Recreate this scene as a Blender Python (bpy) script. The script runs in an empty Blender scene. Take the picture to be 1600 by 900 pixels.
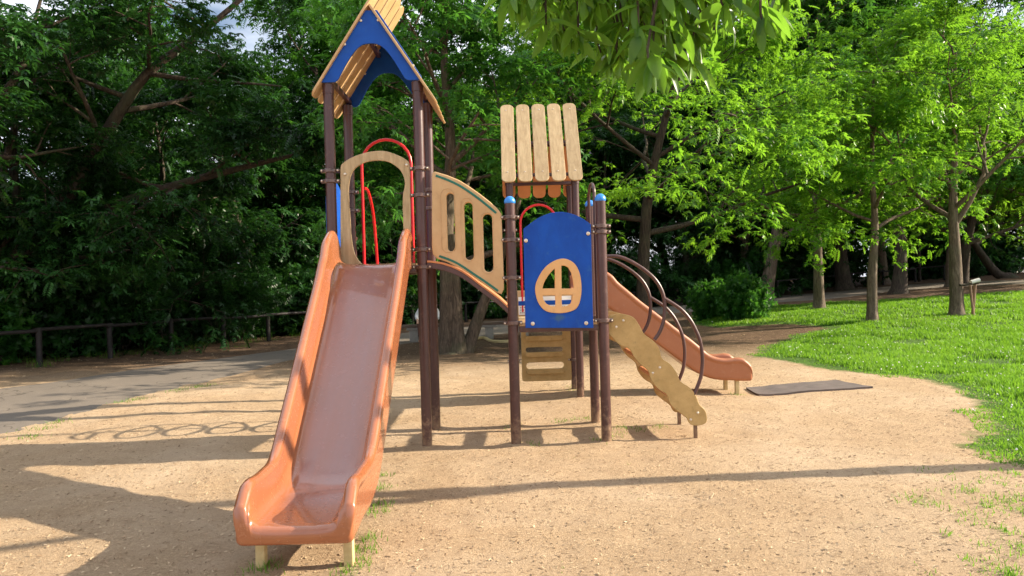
import bpy, bmesh, math, random
import numpy as np
from mathutils import Vector, Matrix, noise
R = math.radians
C = bpy.context.scene.collection
SC = bpy.context.scene

# ------------------------------------------------------------------ camera
CAMH, FPX, HOR, ROLL = 1.55, 1080.0, 447.0, 0.027
cam = bpy.data.cameras.new('camera'); camo = bpy.data.objects.new('camera', cam); C.objects.link(camo)
cam.sensor_width = 36; cam.lens = 36 * FPX / 1600; cam.clip_end = 3000; cam.clip_start = 0.05
camo.matrix_world = Matrix.Translation((0, 0, CAMH)) @ Matrix.Rotation(R(90) - 3 / FPX, 4, 'X') @ Matrix.Rotation(-ROLL, 4, 'Z')
SC.camera = camo
# ------------------------------------------------------------------ light
SUN_EL, SUN_AZ = R(26), R(4)          # azimuth measured from +X towards +Y
w = bpy.data.worlds.new('World'); SC.world = w; w.use_nodes = True
nt = w.node_tree; bg = nt.nodes['Background']
sky = nt.nodes.new('ShaderNodeTexSky'); sky.sky_type = 'NISHITA'; sky.sun_disc = False
sky.sun_elevation = SUN_EL; sky.sun_rotation = R(86); sky.dust_density = 4.0; sky.ozone_density = 1.0
tcw = nt.nodes.new('ShaderNodeTexCoord'); mpw = nt.nodes.new('ShaderNodeMapping'); mpw.inputs['Scale'].default_value = (1, 1, 2.6)
cn = nt.nodes.new('ShaderNodeTexNoise'); cn.inputs['Scale'].default_value = 2.1; cn.inputs['Detail'].default_value = 8; cn.inputs['Roughness'].default_value = 0.55
cr = nt.nodes.new('ShaderNodeValToRGB'); cr.color_ramp.elements[0].position = 0.33; cr.color_ramp.elements[1].position = 0.50
cm_ = nt.nodes.new('ShaderNodeMix'); cm_.data_type = 'RGBA'; cm_.inputs[7].default_value = (6.3, 6.6, 7.3, 1)
nt.links.new(tcw.outputs['Generated'], mpw.inputs[0]); nt.links.new(mpw.outputs[0], cn.inputs['Vector']); nt.links.new(cn.outputs['Fac'], cr.inputs[0])
nt.links.new(cr.outputs[0], cm_.inputs[0]); nt.links.new(sky.outputs[0], cm_.inputs[6]); nt.links.new(cm_.outputs[2], bg.inputs[0]); bg.inputs[1].default_value = 0.09
sl = bpy.data.lights.new('sun', 'SUN'); sl.energy = 5.0; sl.angle = R(0.55); sl.color = (1, 0.87, 0.68)
so = bpy.data.objects.new('sun', sl); C.objects.link(so)
SV = Vector((math.cos(SUN_EL) * math.cos(SUN_AZ), math.cos(SUN_EL) * math.sin(SUN_AZ), math.sin(SUN_EL)))
so.rotation_euler = SV.to_track_quat('Z', 'Y').to_euler(); so.location = (20, 5, 15)
SC.view_settings.view_transform = 'Standard'; SC.view_settings.look = 'None'
SC.view_settings.exposure = 1.27; SC.view_settings.gamma = 1
SC.render.engine = 'CYCLES'
SC.cycles.max_bounces = 7; SC.cycles.diffuse_bounces = 4; SC.cycles.glossy_bounces = 3; SC.cycles.transmission_bounces = 5
SC.cycles.use_denoising = True; SC.cycles.use_adaptive_sampling = True; SC.cycles.adaptive_threshold = 0.02

# ------------------------------------------------------------------ measuring helpers
def sstep(a, b, x):
    t = np.clip((x - a) / (b - a), 0, 1); return t * t * (3 - 2 * t)
def terr(x, y):
    x = np.asarray(x, float); y = np.asarray(y, float)
    sp = 0.05 * np.log1p(np.exp(np.clip((x - 2) / 1.0, -30, 30))) * sstep(9, 24, y)
    sp = np.where(x > 32, 0.05 * 30 * sstep(9, 24, y) * np.ones_like(x), sp)
    return sp
def ray(px, py):
    xu = px - ROLL * (py - 450); yu = py + ROLL * (px - 800)
    return (xu - 800) / FPX, (HOR - yu) / FPX
def F(px, py, Y):
    a, b = ray(px, py); return (a * Y, CAMH + b * Y)
def G(px, py):
    a, b = ray(px, py); y = 1.5
    while y < 150:
        if CAMH + b * y <= float(terr(a * y, y)): break
        y += 0.02 if y < 40 else 0.2
    return (a * y, y)
def catmull(P, n=5, closed=True):
    P = [Vector(p) for p in P]; out = []; N = len(P)
    rng = range(N) if closed else range(N - 1)
    for i in rng:
        if closed: p0, p1, p2, p3 = P[i - 1], P[i], P[(i + 1) % N], P[(i + 2) % N]
        else: p0, p1, p2, p3 = P[max(i - 1, 0)], P[i], P[i + 1], P[min(i + 2, N - 1)]
        for k in range(n):
            t = k / n
            out.append(0.5 * ((2 * p1) + (p2 - p0) * t + (2 * p0 - 5 * p1 + 4 * p2 - p3) * t * t + (3 * p1 - p0 - 3 * p2 + p3) * t ** 3))
    if not closed: out.append(P[-1])
    return out

# ------------------------------------------------------------------ materials
def mat(name):
    m = bpy.data.materials.new(name); m.use_nodes = True
    return m, m.node_tree, m.node_tree.nodes['Principled BSDF']
def N(nt, t, **kw):
    n = nt.nodes.new(t)
    for k, v in kw.items(): setattr(n, k, v)
    return n
def coords(nt, scale=(1, 1, 1), rot=(0, 0, 0)):
    tc = N(nt, 'ShaderNodeTexCoord'); mp = N(nt, 'ShaderNodeMapping')
    mp.inputs['Scale'].default_value = scale; mp.inputs['Rotation'].default_value = rot
    nt.links.new(tc.outputs['Object'], mp.inputs[0]); return mp.outputs[0]
def noisetex(nt, co, scale, detail=6, rough=0.6, dist=0):
    n = N(nt, 'ShaderNodeTexNoise'); n.inputs['Scale'].default_value = scale; n.inputs['Detail'].default_value = detail
    n.inputs['Roughness'].default_value = rough; n.inputs['Distortion'].default_value = dist
    nt.links.new(co, n.inputs['Vector']); return n.outputs['Fac']
def ramp(nt, fac, stops):
    r = N(nt, 'ShaderNodeValToRGB'); e = r.color_ramp.elements
    while len(e) < len(stops): e.new(0.5)
    for i, (p, c) in enumerate(stops): e[i].position = p; e[i].color = (*c, 1) if len(c) == 3 else c
    nt.links.new(fac, r.inputs[0]); return r.outputs[0]
def mixc(nt, fac, a, b, mode='MIX'):
    m = N(nt, 'ShaderNodeMix', data_type='RGBA', blend_type=mode)
    for s, v in ((0, fac), (6, a), (7, b)):
        if isinstance(v, (int, float)): m.inputs[s].default_value = v
        elif isinstance(v, tuple): m.inputs[s].default_value = (*v, 1)
        else: nt.links.new(v, m.inputs[s])
    return m.outputs[2]
def bump(nt, h, strength, dist, bs):
    b = N(nt, 'ShaderNodeBump'); b.inputs['Strength'].default_value = strength; b.inputs['Distance'].default_value = dist
    nt.links.new(h, b.inputs['Height']); nt.links.new(b.outputs[0], bs.inputs['Normal'])
def math_(nt, op, a, b=0.5):
    m = N(nt, 'ShaderNodeMath', operation=op)
    for i, v in enumerate((a, b)):
        if isinstance(v, (int, float)): m.inputs[i].default_value = v
        else: nt.links.new(v, m.inputs[i])
    return m.outputs[0]

def plastic(name, col, col2, rough=0.35, scale=(6, 6, 6), spec=0.5, bmp=0.05, dirt=None, coat=0.0, vary=0.0, grime=False, wear_sheen=None, stain=None):
    m, t, b = mat(name); co = coords(t, scale)
    f = noisetex(t, co, 1.0, 8, 0.65, 0.4)
    c = ramp(t, f, [(0.3, col), (0.7, col2)])
    f2 = noisetex(t, coords(t), 18, 5, 0.7)
    if dirt:
        d = ramp(t, f2, [(0.56, (0, 0, 0)), (0.78, (0.6, 0.6, 0.6))])
        c = mixc(t, d, c, dirt)
    oi = N(t, 'ShaderNodeObjectInfo'); vr = ramp(t, oi.outputs['Random'], [(0, (1 - vary,) * 3), (1, (1, 1, 1))])
    if vary: c = mixc(t, 1.0, c, vr, 'MULTIPLY')
    if grime:
        g_ = N(t, 'ShaderNodeNewGeometry'); sx_ = N(t, 'ShaderNodeSeparateXYZ'); t.links.new(g_.outputs['Position'], sx_.inputs[0])
        hgt = math_(t, 'SUBTRACT', 0.30, sx_.outputs['Z']); hgt = math_(t, 'ADD', math_(t, 'MULTIPLY', hgt, 2.2), math_(t, 'MULTIPLY', math_(t, 'SUBTRACT', f2, 0.5), 2.2))
        gm_ = ramp(t, hgt, [(0.05, (0, 0, 0)), (0.9, (0.85, 0.85, 0.85))]); c = mixc(t, gm_, c, (0.30, 0.20, 0.12))
    if wear_sheen:
        wa = N(t, 'ShaderNodeAttribute', attribute_name='wear_sheen'); streak = noisetex(t, coords(t, wear_sheen), 1.0, 8, 0.7)
        wm = math_(t, 'MULTIPLY', wa.outputs['Fac'], ramp(t, streak, [(0.25, (0.45, 0.45, 0.45)), (0.7, (1, 1, 1))])); c = mixc(t, wm, c, (0.27, 0.135, 0.115))  # mauve bed tint: worn track plus sky reflection painted into the colour
    if stain:
        g_ = N(t, 'ShaderNodeNewGeometry'); sx_ = N(t, 'ShaderNodeSeparateXYZ'); t.links.new(g_.outputs['Position'], sx_.inputs[0])
        dx_ = math_(t, 'MULTIPLY', math_(t, 'ABSOLUTE', math_(t, 'SUBTRACT', sx_.outputs['X'], stain[0])), 1 / stain[2]); dz_ = math_(t, 'MULTIPLY', math_(t, 'ABSOLUTE', math_(t, 'SUBTRACT', sx_.outputs['Z'], stain[1])), 1 / stain[3])
        dd_ = math_(t, 'ADD', math_(t, 'ADD', dx_, dz_), math_(t, 'MULTIPLY', noisetex(t, coords(t), 16, 4), 1.6))
        c = mixc(t, ramp(t, math_(t, 'MULTIPLY', dd_, 0.5), [(0.55, (0.75, 0.75, 0.75)), (0.95, (0, 0, 0))]), c, (0.045, 0.115, 0.20))
    t.links.new(c, b.inputs['Base Color'])
    rr = N(t, 'ShaderNodeMapRange'); rr.inputs[3].default_value = rough * 0.75; rr.inputs[4].default_value = rough * 1.4
    t.links.new(f2, rr.inputs[0]); t.links.new(rr.outputs[0], b.inputs['Roughness'])
    b.inputs['Specular IOR Level'].default_value = spec; b.inputs['Coat Weight'].default_value = coat
    bump(t, noisetex(t, coords(t), 55, 4), bmp, 0.003, b)
    return m
M = {}
M['slide'] = plastic('slide_plastic', (0.275, 0.088, 0.034), (0.325, 0.112, 0.046), 0.24, (2, 2, 2), 0.55, 0.015, (0.35, 0.13, 0.062), 0.7, wear_sheen=(9, .8, .8))
M['slide_far'] = plastic('slide_plastic_far', (0.32, 0.112, 0.046), (0.38, 0.142, 0.062), 0.4, (2, 2, 2), 0.5, 0.03, (0.40, 0.2, 0.12), 0.2, wear_sheen=(.8, 9, .8))
M['tan'] = plastic('tan_board', (0.44, 0.275, 0.125), (0.56, 0.375, 0.19), 0.5, (5, 5, 3), 0.4, 0.12, (0.33, 0.22, 0.11), vary=.12)
M['oldtan'] = plastic('weathered_board', (0.36, 0.25, 0.13), (0.58, 0.44, 0.255), 0.65, (30, 7, 4), 0.3, 0.35, (0.27, 0.20, 0.12), vary=.2)
M['moss'] = plastic('stringer_board', (0.36, 0.235, 0.085), (0.50, 0.34, 0.14), 0.55, (7, 7, 7), 0.3, 0.25, (0.2, 0.15, 0.06))
M['blue'] = plastic('blue_board', (0.002, 0.048, 0.28), (0.004, 0.075, 0.38), 0.45, (4, 4, 4), 0.25, 0.06, (0.02, 0.1, 0.3))
_st = F(873, 497, 6.7)
M['bluepanel'] = plastic('blue_panel_board', (0.002, 0.045, 0.28), (0.004, 0.080, 0.43), 0.5, (4, 4, 2), 0.25, 0.08, (0.03, 0.12, 0.32), stain=(_st[0], _st[1], .075, .06))
M['cap'] = plastic('blue_cap', (0.02, 0.18, 0.60), (0.03, 0.24, 0.7), 0.35)
M['post'] = plastic('brown_paint', (0.050, 0.021, 0.020), (0.080, 0.034, 0.031), 0.33, (9, 9, 2), 0.5, 0.12, (0.17, 0.09, 0.07), grime=True)
M['clamp'] = plastic('clamp_metal', (0.055, 0.03, 0.026), (0.16, 0.10, 0.085), 0.3, (20, 20, 20), 0.6)
M['red'] = plastic('red_paint', (0.55, 0.008, 0.012), (0.68, 0.015, 0.02), 0.28)
M['teal'] = plastic('teal_inlay', (0.004, 0.10, 0.07), (0.006, 0.14, 0.10), 0.45)
M['orange'] = plastic('orange_board', (0.50, 0.19, 0.07), (0.58, 0.25, 0.1), 0.5)
M['bolt'] = plastic('bolt_metal', (0.6, 0.52, 0.42), (0.7, 0.62, 0.5), 0.3)
M['bolt'].node_tree.nodes['Principled BSDF'].inputs['Metallic'].default_value = 0.6
M['legwood'] = plastic('pale_leg', (0.48, 0.37, 0.17), (0.60, 0.48, 0.25), 0.6, (4, 4, 25), 0.3, 0.3, (0.3, 0.22, 0.12))
M['mat'] = plastic('rubber', (0.105, 0.085, 0.078), (0.15, 0.125, 0.115), 0.8, (6, 6, 6), 0.2, 0.5, (0.3, 0.21, 0.14))
M['white'] = plastic('white_print', (0.7, 0.68, 0.64), (0.78, 0.76, 0.72), 0.5)
M['black'] = plastic('dark_print', (0.03, 0.03, 0.035), (0.05, 0.05, 0.05), 0.6)
M['fence'] = plastic('fence_wood', (0.012, 0.010, 0.010), (0.036, 0.030, 0.028), 0.6, (12, 12, 12), 0.3, 0.5, (0.09, 0.07, 0.055))
M['bench'] = plastic('bench_wood', (0.10, 0.07, 0.05), (0.17, 0.12, 0.09), 0.7, (3, 30, 8), 0.3, 0.4)
M['concrete'] = plastic('concrete', (0.25, 0.23, 0.2), (0.34, 0.32, 0.28), 0.85, (9, 9, 9), 0.2, 0.5)
M['stake'] = plastic('stake_wood', (0.16, 0.09, 0.055), (0.30, 0.19, 0.12), 0.7, (14, 14, 3), 0.3, 0.4)
M['skin'] = plastic('skin', (0.55, 0.32, 0.22), (0.6, 0.36, 0.25), 0.5)
M['shirt'] = plastic('white_cloth', (0.72, 0.72, 0.75), (0.8, 0.8, 0.82), 0.9)
M['trouser'] = plastic('brown_cloth', (0.10, 0.05, 0.04), (0.14, 0.07, 0.05), 0.9)
M['hair'] = plastic('black_hair', (0.01, 0.008, 0.007), (0.02, 0.015, 0.013), 0.5)
M['carpaint'] = plastic('pale_blue_paint', (0.45, 0.58, 0.72), (0.5, 0.63, 0.76), 0.25, coat=0.5)
M['glass'] = plastic('car_glass', (0.03, 0.045, 0.055), (0.04, 0.055, 0.065), 0.08)
M['tyre'] = plastic('tyre_rubber', (0.015, 0.015, 0.015), (0.025, 0.025, 0.025), 0.8)

def bark(name, a, b_, sc=1.0):
    m, t, b = mat(name)
    co = coords(t, (9 * sc, 9 * sc, 1.6 * sc)); f = noisetex(t, co, 2.0, 9, 0.7, 0.8)
    big = noisetex(t, coords(t, (1, 1, 1)), 1.3, 3)
    c = ramp(t, f, [(0.28, tuple(x * 0.35 for x in a)), (0.5, a), (0.72, b_)])
    c = mixc(t, ramp(t, big, [(0.5, (0, 0, 0)), (0.75, (0.5, 0.5, 0.5))]), c, (0.09, 0.11, 0.055))
    t.links.new(c, b.inputs['Base Color']); b.inputs['Roughness'].default_value = 0.88; b.inputs['Specular IOR Level'].default_value = 0.2
    bump(t, f, 1.0, 0.03, b); return m
M['bark'] = bark('bark_grey', (0.14, 0.105, 0.075), (0.27, 0.21, 0.155))
M['barkdark'] = bark('bark_dark', (0.055, 0.042, 0.032), (0.12, 0.09, 0.065))
M['barkfork'] = bark('bark_brown', (0.085, 0.063, 0.045), (0.19, 0.145, 0.105))
def leafmat(name, dark, mid, light, trans, tf=0.45, rough=0.42):
    m, t, b = mat(name)
    at = N(t, 'ShaderNodeAttribute', attribute_name='rnd')
    c = ramp(t, at.outputs['Fac'], [(0.0, dark), (0.5, mid), (1.0, light)])
    t.links.new(c, b.inputs['Base Color']); b.inputs['Roughness'].default_value = rough; b.inputs['Specular IOR Level'].default_value = 0.28
    tr = N(t, 'ShaderNodeBsdfTranslucent')
    c2 = mixc(t, 0.6, c, trans); t.links.new(c2, tr.inputs[0])
    mx = N(t, 'ShaderNodeMixShader'); mx.inputs[0].default_value = tf
    t.links.new(b.outputs[0], mx.inputs[1]); t.links.new(tr.outputs[0], mx.inputs[2])
    t.links.new(mx.outputs[0], t.nodes['Material Output'].inputs[0]); return m
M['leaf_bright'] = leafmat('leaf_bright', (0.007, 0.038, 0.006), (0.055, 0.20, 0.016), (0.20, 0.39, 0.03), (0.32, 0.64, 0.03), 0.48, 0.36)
M['leaf_mid'] = leafmat('leaf_mid', (0.010, 0.050, 0.010), (0.032, 0.125, 0.020), (0.075, 0.22, 0.032), (0.14, 0.40, 0.03), 0.42)
M['leaf_dark'] = leafmat('leaf_dark', (0.005, 0.022, 0.006), (0.012, 0.050, 0.010), (0.032, 0.11, 0.020), (0.07, 0.22, 0.025), 0.3)  # green darkened to stand in for shade over the woods
M['leaf_wood'] = leafmat('leaf_wood', (0.006, 0.028, 0.006), (0.020, 0.078, 0.012), (0.055, 0.165, 0.02), (0.10, 0.30, 0.02), 0.36)
M['leaf_olive'] = leafmat('leaf_olive', (0.008, 0.035, 0.008), (0.06, 0.155, 0.02), (0.14, 0.29, 0.035), (0.28, 0.56, 0.04), 0.5, 0.3)
M['grass'] = leafmat('grass_blade', (0.045, 0.13, 0.012), (0.10, 0.25, 0.018), (0.24, 0.36, 0.045), (0.32, 0.60, 0.04), 0.42, 0.5)
M['litter'] = leafmat('dry_litter', (0.14, 0.09, 0.05), (0.34, 0.235, 0.14), (0.55, 0.42, 0.27), (0.3, 0.2, 0.1), 0.1, 0.8)
M['flower'] = plastic('clover_white', (0.75, 0.75, 0.7), (0.8, 0.8, 0.75), 0.8)

# ------------------------------------------------------------------ object helpers
def tag(o, label=None, cat=None, group=None, kind=None):
    if label: o['label'] = label
    if cat: o['category'] = cat
    if group: o['group'] = group
    if kind: o['kind'] = kind
    return o
def link(name, me, m=None, parent=None, smooth=True, ang=40):
    o = bpy.data.objects.new(name, me); C.objects.link(o)
    if m is not None and len(me.materials) == 0: me.materials.append(M[m] if isinstance(m, str) else m)
    if smooth and len(me.polygons):
        me.shade_smooth()
        if ang: me.set_sharp_from_angle(angle=R(ang))
    if parent is not None:
        o.parent = parent
        root = parent
        while root.parent: root = root.parent
        if parent is root: o.matrix_parent_inverse = Matrix.Translation(-Vector(root.location))
    return o
def empty(name, loc, label, cat, group=None):
    o = bpy.data.objects.new(name, None); C.objects.link(o); o.location = loc; o.empty_display_size = 0.2
    return tag(o, label, cat, group)
def bmesh_to(bm, name):
    me = bpy.data.meshes.new(name); bmesh.ops.recalc_face_normals(bm, faces=bm.faces); bm.to_mesh(me); bm.free(); return me
def add_box(bm, lo, hi, bev=0.0):
    lo, hi = Vector(lo), Vector(hi)
    r = bmesh.ops.create_cube(bm, size=1, matrix=Matrix.Translation((lo + hi) / 2) @ Matrix.Diagonal((*(hi - lo), 1)))
    if bev: bmesh.ops.bevel(bm, geom=list({e for v in r['verts'] for e in v.link_edges}), offset=bev, segments=2, affect='EDGES', profile=0.6)
def box(name, lo, hi, m, parent=None, bev=0.006):
    bm = bmesh.new(); add_box(bm, lo, hi, bev); return link(name, bmesh_to(bm, name), m, parent)
def add_tube(bm, pts, rad, seg=12, cap=True):
    pts = [Vector(p) for p in pts]; n = len(pts)
    rad = rad if hasattr(rad, '__len__') else [rad] * n
    rings = []; up = None
    for i, p in enumerate(pts):
        d = (pts[min(i + 1, n - 1)] - pts[max(i - 1, 0)]).normalized()
        if up is None: up = d.orthogonal().normalized()
        up = (up - d * up.dot(d)).normalized(); side = d.cross(up)
        rings.append([bm.verts.new(p + (up * math.cos(2 * math.pi * k / seg) + side * math.sin(2 * math.pi * k / seg)) * rad[i]) for k in range(seg)])
    for a, b in zip(rings, rings[1:]):
        for k in range(seg): bm.faces.new((a[k], a[(k + 1) % seg], b[(k + 1) % seg], b[k]))
    if cap: bm.faces.new(rings[0][::-1]); bm.faces.new(rings[-1])
def tube(name, pts, rad, m, parent=None, seg=12):
    bm = bmesh.new(); add_tube(bm, pts, rad, seg); return link(name, bmesh_to(bm, name), m, parent)
AX = {'XZ': Matrix(((1, 0, 0, 0), (0, 0, -1, 0), (0, 1, 0, 0), (0, 0, 0, 1))),
      'YZ': Matrix(((0, 0, 1, 0), (1, 0, 0, 0), (0, 1, 0, 0), (0, 0, 0, 1)))}
def board_mesh(name, loops, thick, bev=0.006):
    cu = bpy.data.curves.new('tmp', 'CURVE'); cu.dimensions = '2D'; cu.fill_mode = 'BOTH'
    cu.extrude = thick / 2 - bev; cu.bevel_depth = bev; cu.bevel_resolution = 2; cu.offset = -bev
    for lp in loops:
        s = cu.splines.new('POLY'); s.points.add(len(lp) - 1)
        for i, p in enumerate(lp): s.points[i].co = (p[0], p[1], 0, 1)
        s.use_cyclic_u = True
    o = bpy.data.objects.new('tmp', cu); C.objects.link(o)
    dg = bpy.context.evaluated_depsgraph_get(); dg.update()
    me = bpy.data.meshes.new_from_object(o.evaluated_get(dg)); me.name = name
    bpy.data.objects.remove(o); bpy.data.curves.remove(cu); me.materials.clear(); return me
def board(name, loops, plane, at, thick, m, parent, bev=0.006):
    """flat board of given thickness, loops in (a, z) metres; at = position on the third axis (board centre)"""
    me = board_mesh(name, loops, thick, bev)
    off = Matrix.Translation((0, at, 0) if plane == 'XZ' else (at, 0, 0))
    me.transform(off @ AX[plane])
    return link(name, me, m, parent, True, 30)
def pxloop(P, Y, n=4, smooth=True):
    L = [F(p[0], p[1], Y) for p in P]
    return [(v.x, v.y) for v in catmull([(a, b, 0) for a, b in L], n)] if smooth else L
def rrect(x0, z0, x1, z1, r, n=5):
    out = []
    for cx, cz, a0 in ((x1 - r, z1 - r, 0), (x0 + r, z1 - r, 90), (x0 + r, z0 + r, 180), (x1 - r, z0 + r, 270)):
        for k in range(n + 1):
            a = R(a0 + 90 * k / n); out.append((cx + r * math.cos(a), cz + r * math.sin(a)))
    return out
def bolt(x, y, z, parent, axis='y', r=0.011):
    bm = bmesh.new(); bmesh.ops.create_uvsphere(bm, u_segments=10, v_segments=6, radius=r)
    s = {'y': (1, .5, 1), 'x': (.5, 1, 1)}[axis]
    for v in bm.verts: v.co = Vector((x + v.co.x * s[0], y + v.co.y * s[1], z + v.co.z))
    return link('bolt', bmesh_to(bm, 'bolt'), 'bolt', parent)

# numpy mesh
def np_mesh(name, verts, faces_n, loops, rnd=None):
    """verts (n,3), faces_n = verts per face constant, loops flat index array"""
    me = bpy.data.meshes.new(name); nf = len(loops) // faces_n
    me.vertices.add(len(verts)); me.vertices.foreach_set('co', np.asarray(verts, np.float32).ravel())
    me.loops.add(len(loops)); me.loops.foreach_set('vertex_index', np.asarray(loops, np.int32))
    me.polygons.add(nf); me.polygons.foreach_set('loop_start', np.arange(nf, dtype=np.int32) * faces_n)
    if rnd is not None:
        a = me.attributes.new('rnd', 'FLOAT', 'POINT'); a.data.foreach_set('value', np.asarray(rnd, np.float32))
    me.update(); me.validate(); return me

# ================================================================== SETTING
grass_px = [(1640, 745), (1590, 728), (1560, 708), (1515, 697), (1548, 668), (1540, 640), (1500, 610), (1440, 592), (1380, 585),
            (1300, 579), (1240, 569), (1180, 557), (1195, 541), (1250, 522), (1300, 512), (1230, 506), (1120, 512), (1080, 505), (1085, 491),
            (1200, 479), (1300, 473), (1400, 469), (1480, 463), (1640, 452), (2100, 445), (2300, 470), (2300, 760)]
gpoly = np.array([G(*p) for p in grass_px])
def inpoly(px, py, poly):
    ins = np.zeros(px.shape, bool); n = len(poly); j = n - 1
    for i in range(n):
        xi, yi = poly[i]; xj, yj = poly[j]
        c = ((yi > py) != (yj > py)) & (px < (xj - xi) * (py - yi) / (yj - yi + 1e-12) + xi); ins ^= c; j = i
    return ins
def polydist(px, py, poly):
    d = np.full(px.shape, 1e9); n = len(poly)
    for i in range(n):
        a = poly[i - 1]; b = poly[i]; ab = b - a; L = (ab ** 2).sum() + 1e-12
        t = np.clip(((px - a[0]) * ab[0] + (py - a[1]) * ab[1]) / L, 0, 1)
        d = np.minimum(d, np.hypot(px - a[0] - t * ab[0], py - a[1] - t * ab[1]))
    return np.where(inpoly(px, py, poly), d, -d)
def geo(a, b, first, k):
    out = []; x = a; s = first
    while x < b: x += s; s *= k; out.append(x)
    return out
gx = list(np.arange(-7, 7.01, 0.07)); gx = [-v for v in geo(7, 700, .12, 1.12)][::-1] + gx + geo(7, 700, .12, 1.12)
gy = list(np.arange(1.5, 12.01, 0.07)); gy = [1.5 - v for v in geo(0, 700, .15, 1.3)][::-1] + gy + geo(12, 1200, .12, 1.09)
gx = np.array(gx); gy = np.array(gy)
XX, YY = np.meshgrid(gx, gy); x = XX.ravel(); y = YY.ravel()
near = (np.abs(x) < 9) & (y > 0) & (y < 14)
nz = np.zeros_like(x)
for i in np.where(near)[0]:
    nz[i] = 0.012 * noise.noise((x[i] * 2.2, y[i] * 2.2, 0)) + 0.009 * noise.noise((x[i] * 6, y[i] * 6, 3)) + 0.05 * noise.noise((x[i] * .35, y[i] * .35, 9)) * float(sstep(7.5, 9, y[i]))
NEARN = sstep(9, 7, np.abs(x)) * sstep(14, 12, y)
z = terr(x, y) + nz * NEARN
HOL = [(-1.2, 3.45, .45, -.055), (3.5, 9.7, .45, -.04), (2.15, 7.15, .35, -.03)] + [(px__, py__, .13, .022) for px__ in (-1.74, -.87, 0, .885) for py__ in (6.75, 7.65)] + [(px__, py__, .12, .02) for px__ in (0, .885) for py__ in (9.3, 10.15)]
def hollow(a, b):
    v = 0
    for hx, hy, hr, hd in HOL: v = v + hd * np.exp(-((a - hx) ** 2 + (b - hy) ** 2) / (hr * hr))
    return v
z = z + hollow(x, y)
def zg(a, b):                                    # height of the ground incl. bumps
    a = float(a); b = float(b)
    v = 0.0
    if abs(a) < 9 and 0 < b < 14:
        v = (0.012 * noise.noise((a * 2.2, b * 2.2, 0)) + 0.009 * noise.noise((a * 6, b * 6, 3)) + 0.05 * noise.noise((a * .35, b * .35, 9)) * float(sstep(7.5, 9, b))) * float(sstep(9, 7, abs(a)) * sstep(14, 12, b))
    return float(terr(a, b)) + v + float(hollow(a, b))
nx, ny = len(gx), len(gy)
idx = np.arange(nx * ny).reshape(ny, nx)
lp = np.stack([idx[:-1, :-1], idx[:-1, 1:], idx[1:, 1:], idx[1:, :-1]], -1).ravel()
gm = np_mesh('ground', np.stack([x, y, z], -1), 4, lp)
a = gm.attributes.new('grassd', 'FLOAT', 'POINT'); a.data.foreach_set('value', np.clip(polydist(x, y, gpoly), -2, 2).astype(np.float32))
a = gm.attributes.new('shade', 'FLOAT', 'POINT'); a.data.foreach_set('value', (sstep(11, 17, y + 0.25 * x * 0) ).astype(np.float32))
m, t, b = mat('ground'); co = coords(t)
big = noisetex(t, co, 0.55, 5, 0.6, 0.5); mid = noisetex(t, co, 5, 8, 0.7, 0.6); fine = noisetex(t, co, 60, 6, 0.75, 1.5)
chips = N(t, 'ShaderNodeTexVoronoi'); chips.inputs['Scale'].default_value = 42; t.links.new(co, chips.inputs['Vector'])
c = ramp(t, fine, [(0.25, (0.16, 0.10, 0.055)), (0.47, (0.43, 0.30, 0.18)), (0.7, (0.68, 0.515, 0.335))])
c = mixc(t, ramp(t, mid, [(0.35, (0.65, 0.65, 0.65)), (0.65, (0, 0, 0))]), c, (0.36, 0.25, 0.155))
c = mixc(t, ramp(t, big, [(0.45, (0, 0, 0)), (0.7, (0.45, 0.45, 0.45))]), c, (0.62, 0.49, 0.35))
sp = ramp(t, chips.outputs['Distance'], [(0.08, (1, 1, 1)), (0.16, (0, 0, 0))])
spm = math_(t, 'MULTIPLY', sp, ramp(t, noisetex(t, co, 9, 3), [(0.52, (0, 0, 0)), (0.62, (1, 1, 1))]))
c = mixc(t, spm, c, (0.14, 0.09, 0.05))
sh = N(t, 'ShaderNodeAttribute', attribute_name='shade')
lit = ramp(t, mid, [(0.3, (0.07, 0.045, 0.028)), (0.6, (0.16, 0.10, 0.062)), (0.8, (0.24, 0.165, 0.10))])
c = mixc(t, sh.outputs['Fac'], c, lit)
ga = N(t, 'ShaderNodeAttribute', attribute_name='grassd')
gd = math_(t, 'ADD', ga.outputs['Fac'], math_(t, 'MULTIPLY', math_(t, 'SUBTRACT', noisetex(t, co, 2.2, 6, 0.7), 0.5), 0.9))
gr = ramp(t, math_(t, 'ADD', math_(t, 'MULTIPLY', gd, 2.0), 0.5), [(0.3, (0, 0, 0)), (0.7, (1, 1, 1))])
gc = ramp(t, noisetex(t, co, 14, 6, 0.7), [(0.3, (0.035, 0.075, 0.012)), (0.7, (0.10, 0.19, 0.03))])
c = mixc(t, gr, c, gc)
t.links.new(c, b.inputs['Base Color']); b.inputs['Roughness'].default_value = 0.95; b.inputs['Specular IOR Level'].default_value = 0.15
h = math_(t, 'ADD', math_(t, 'MULTIPLY', fine, 0.6), math_(t, 'MULTIPLY', mid, 0.8))
bump(t, h, 1.0, 0.035, b)
tag(link('ground', gm, m, None, True, None), kind='structure')

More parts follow.
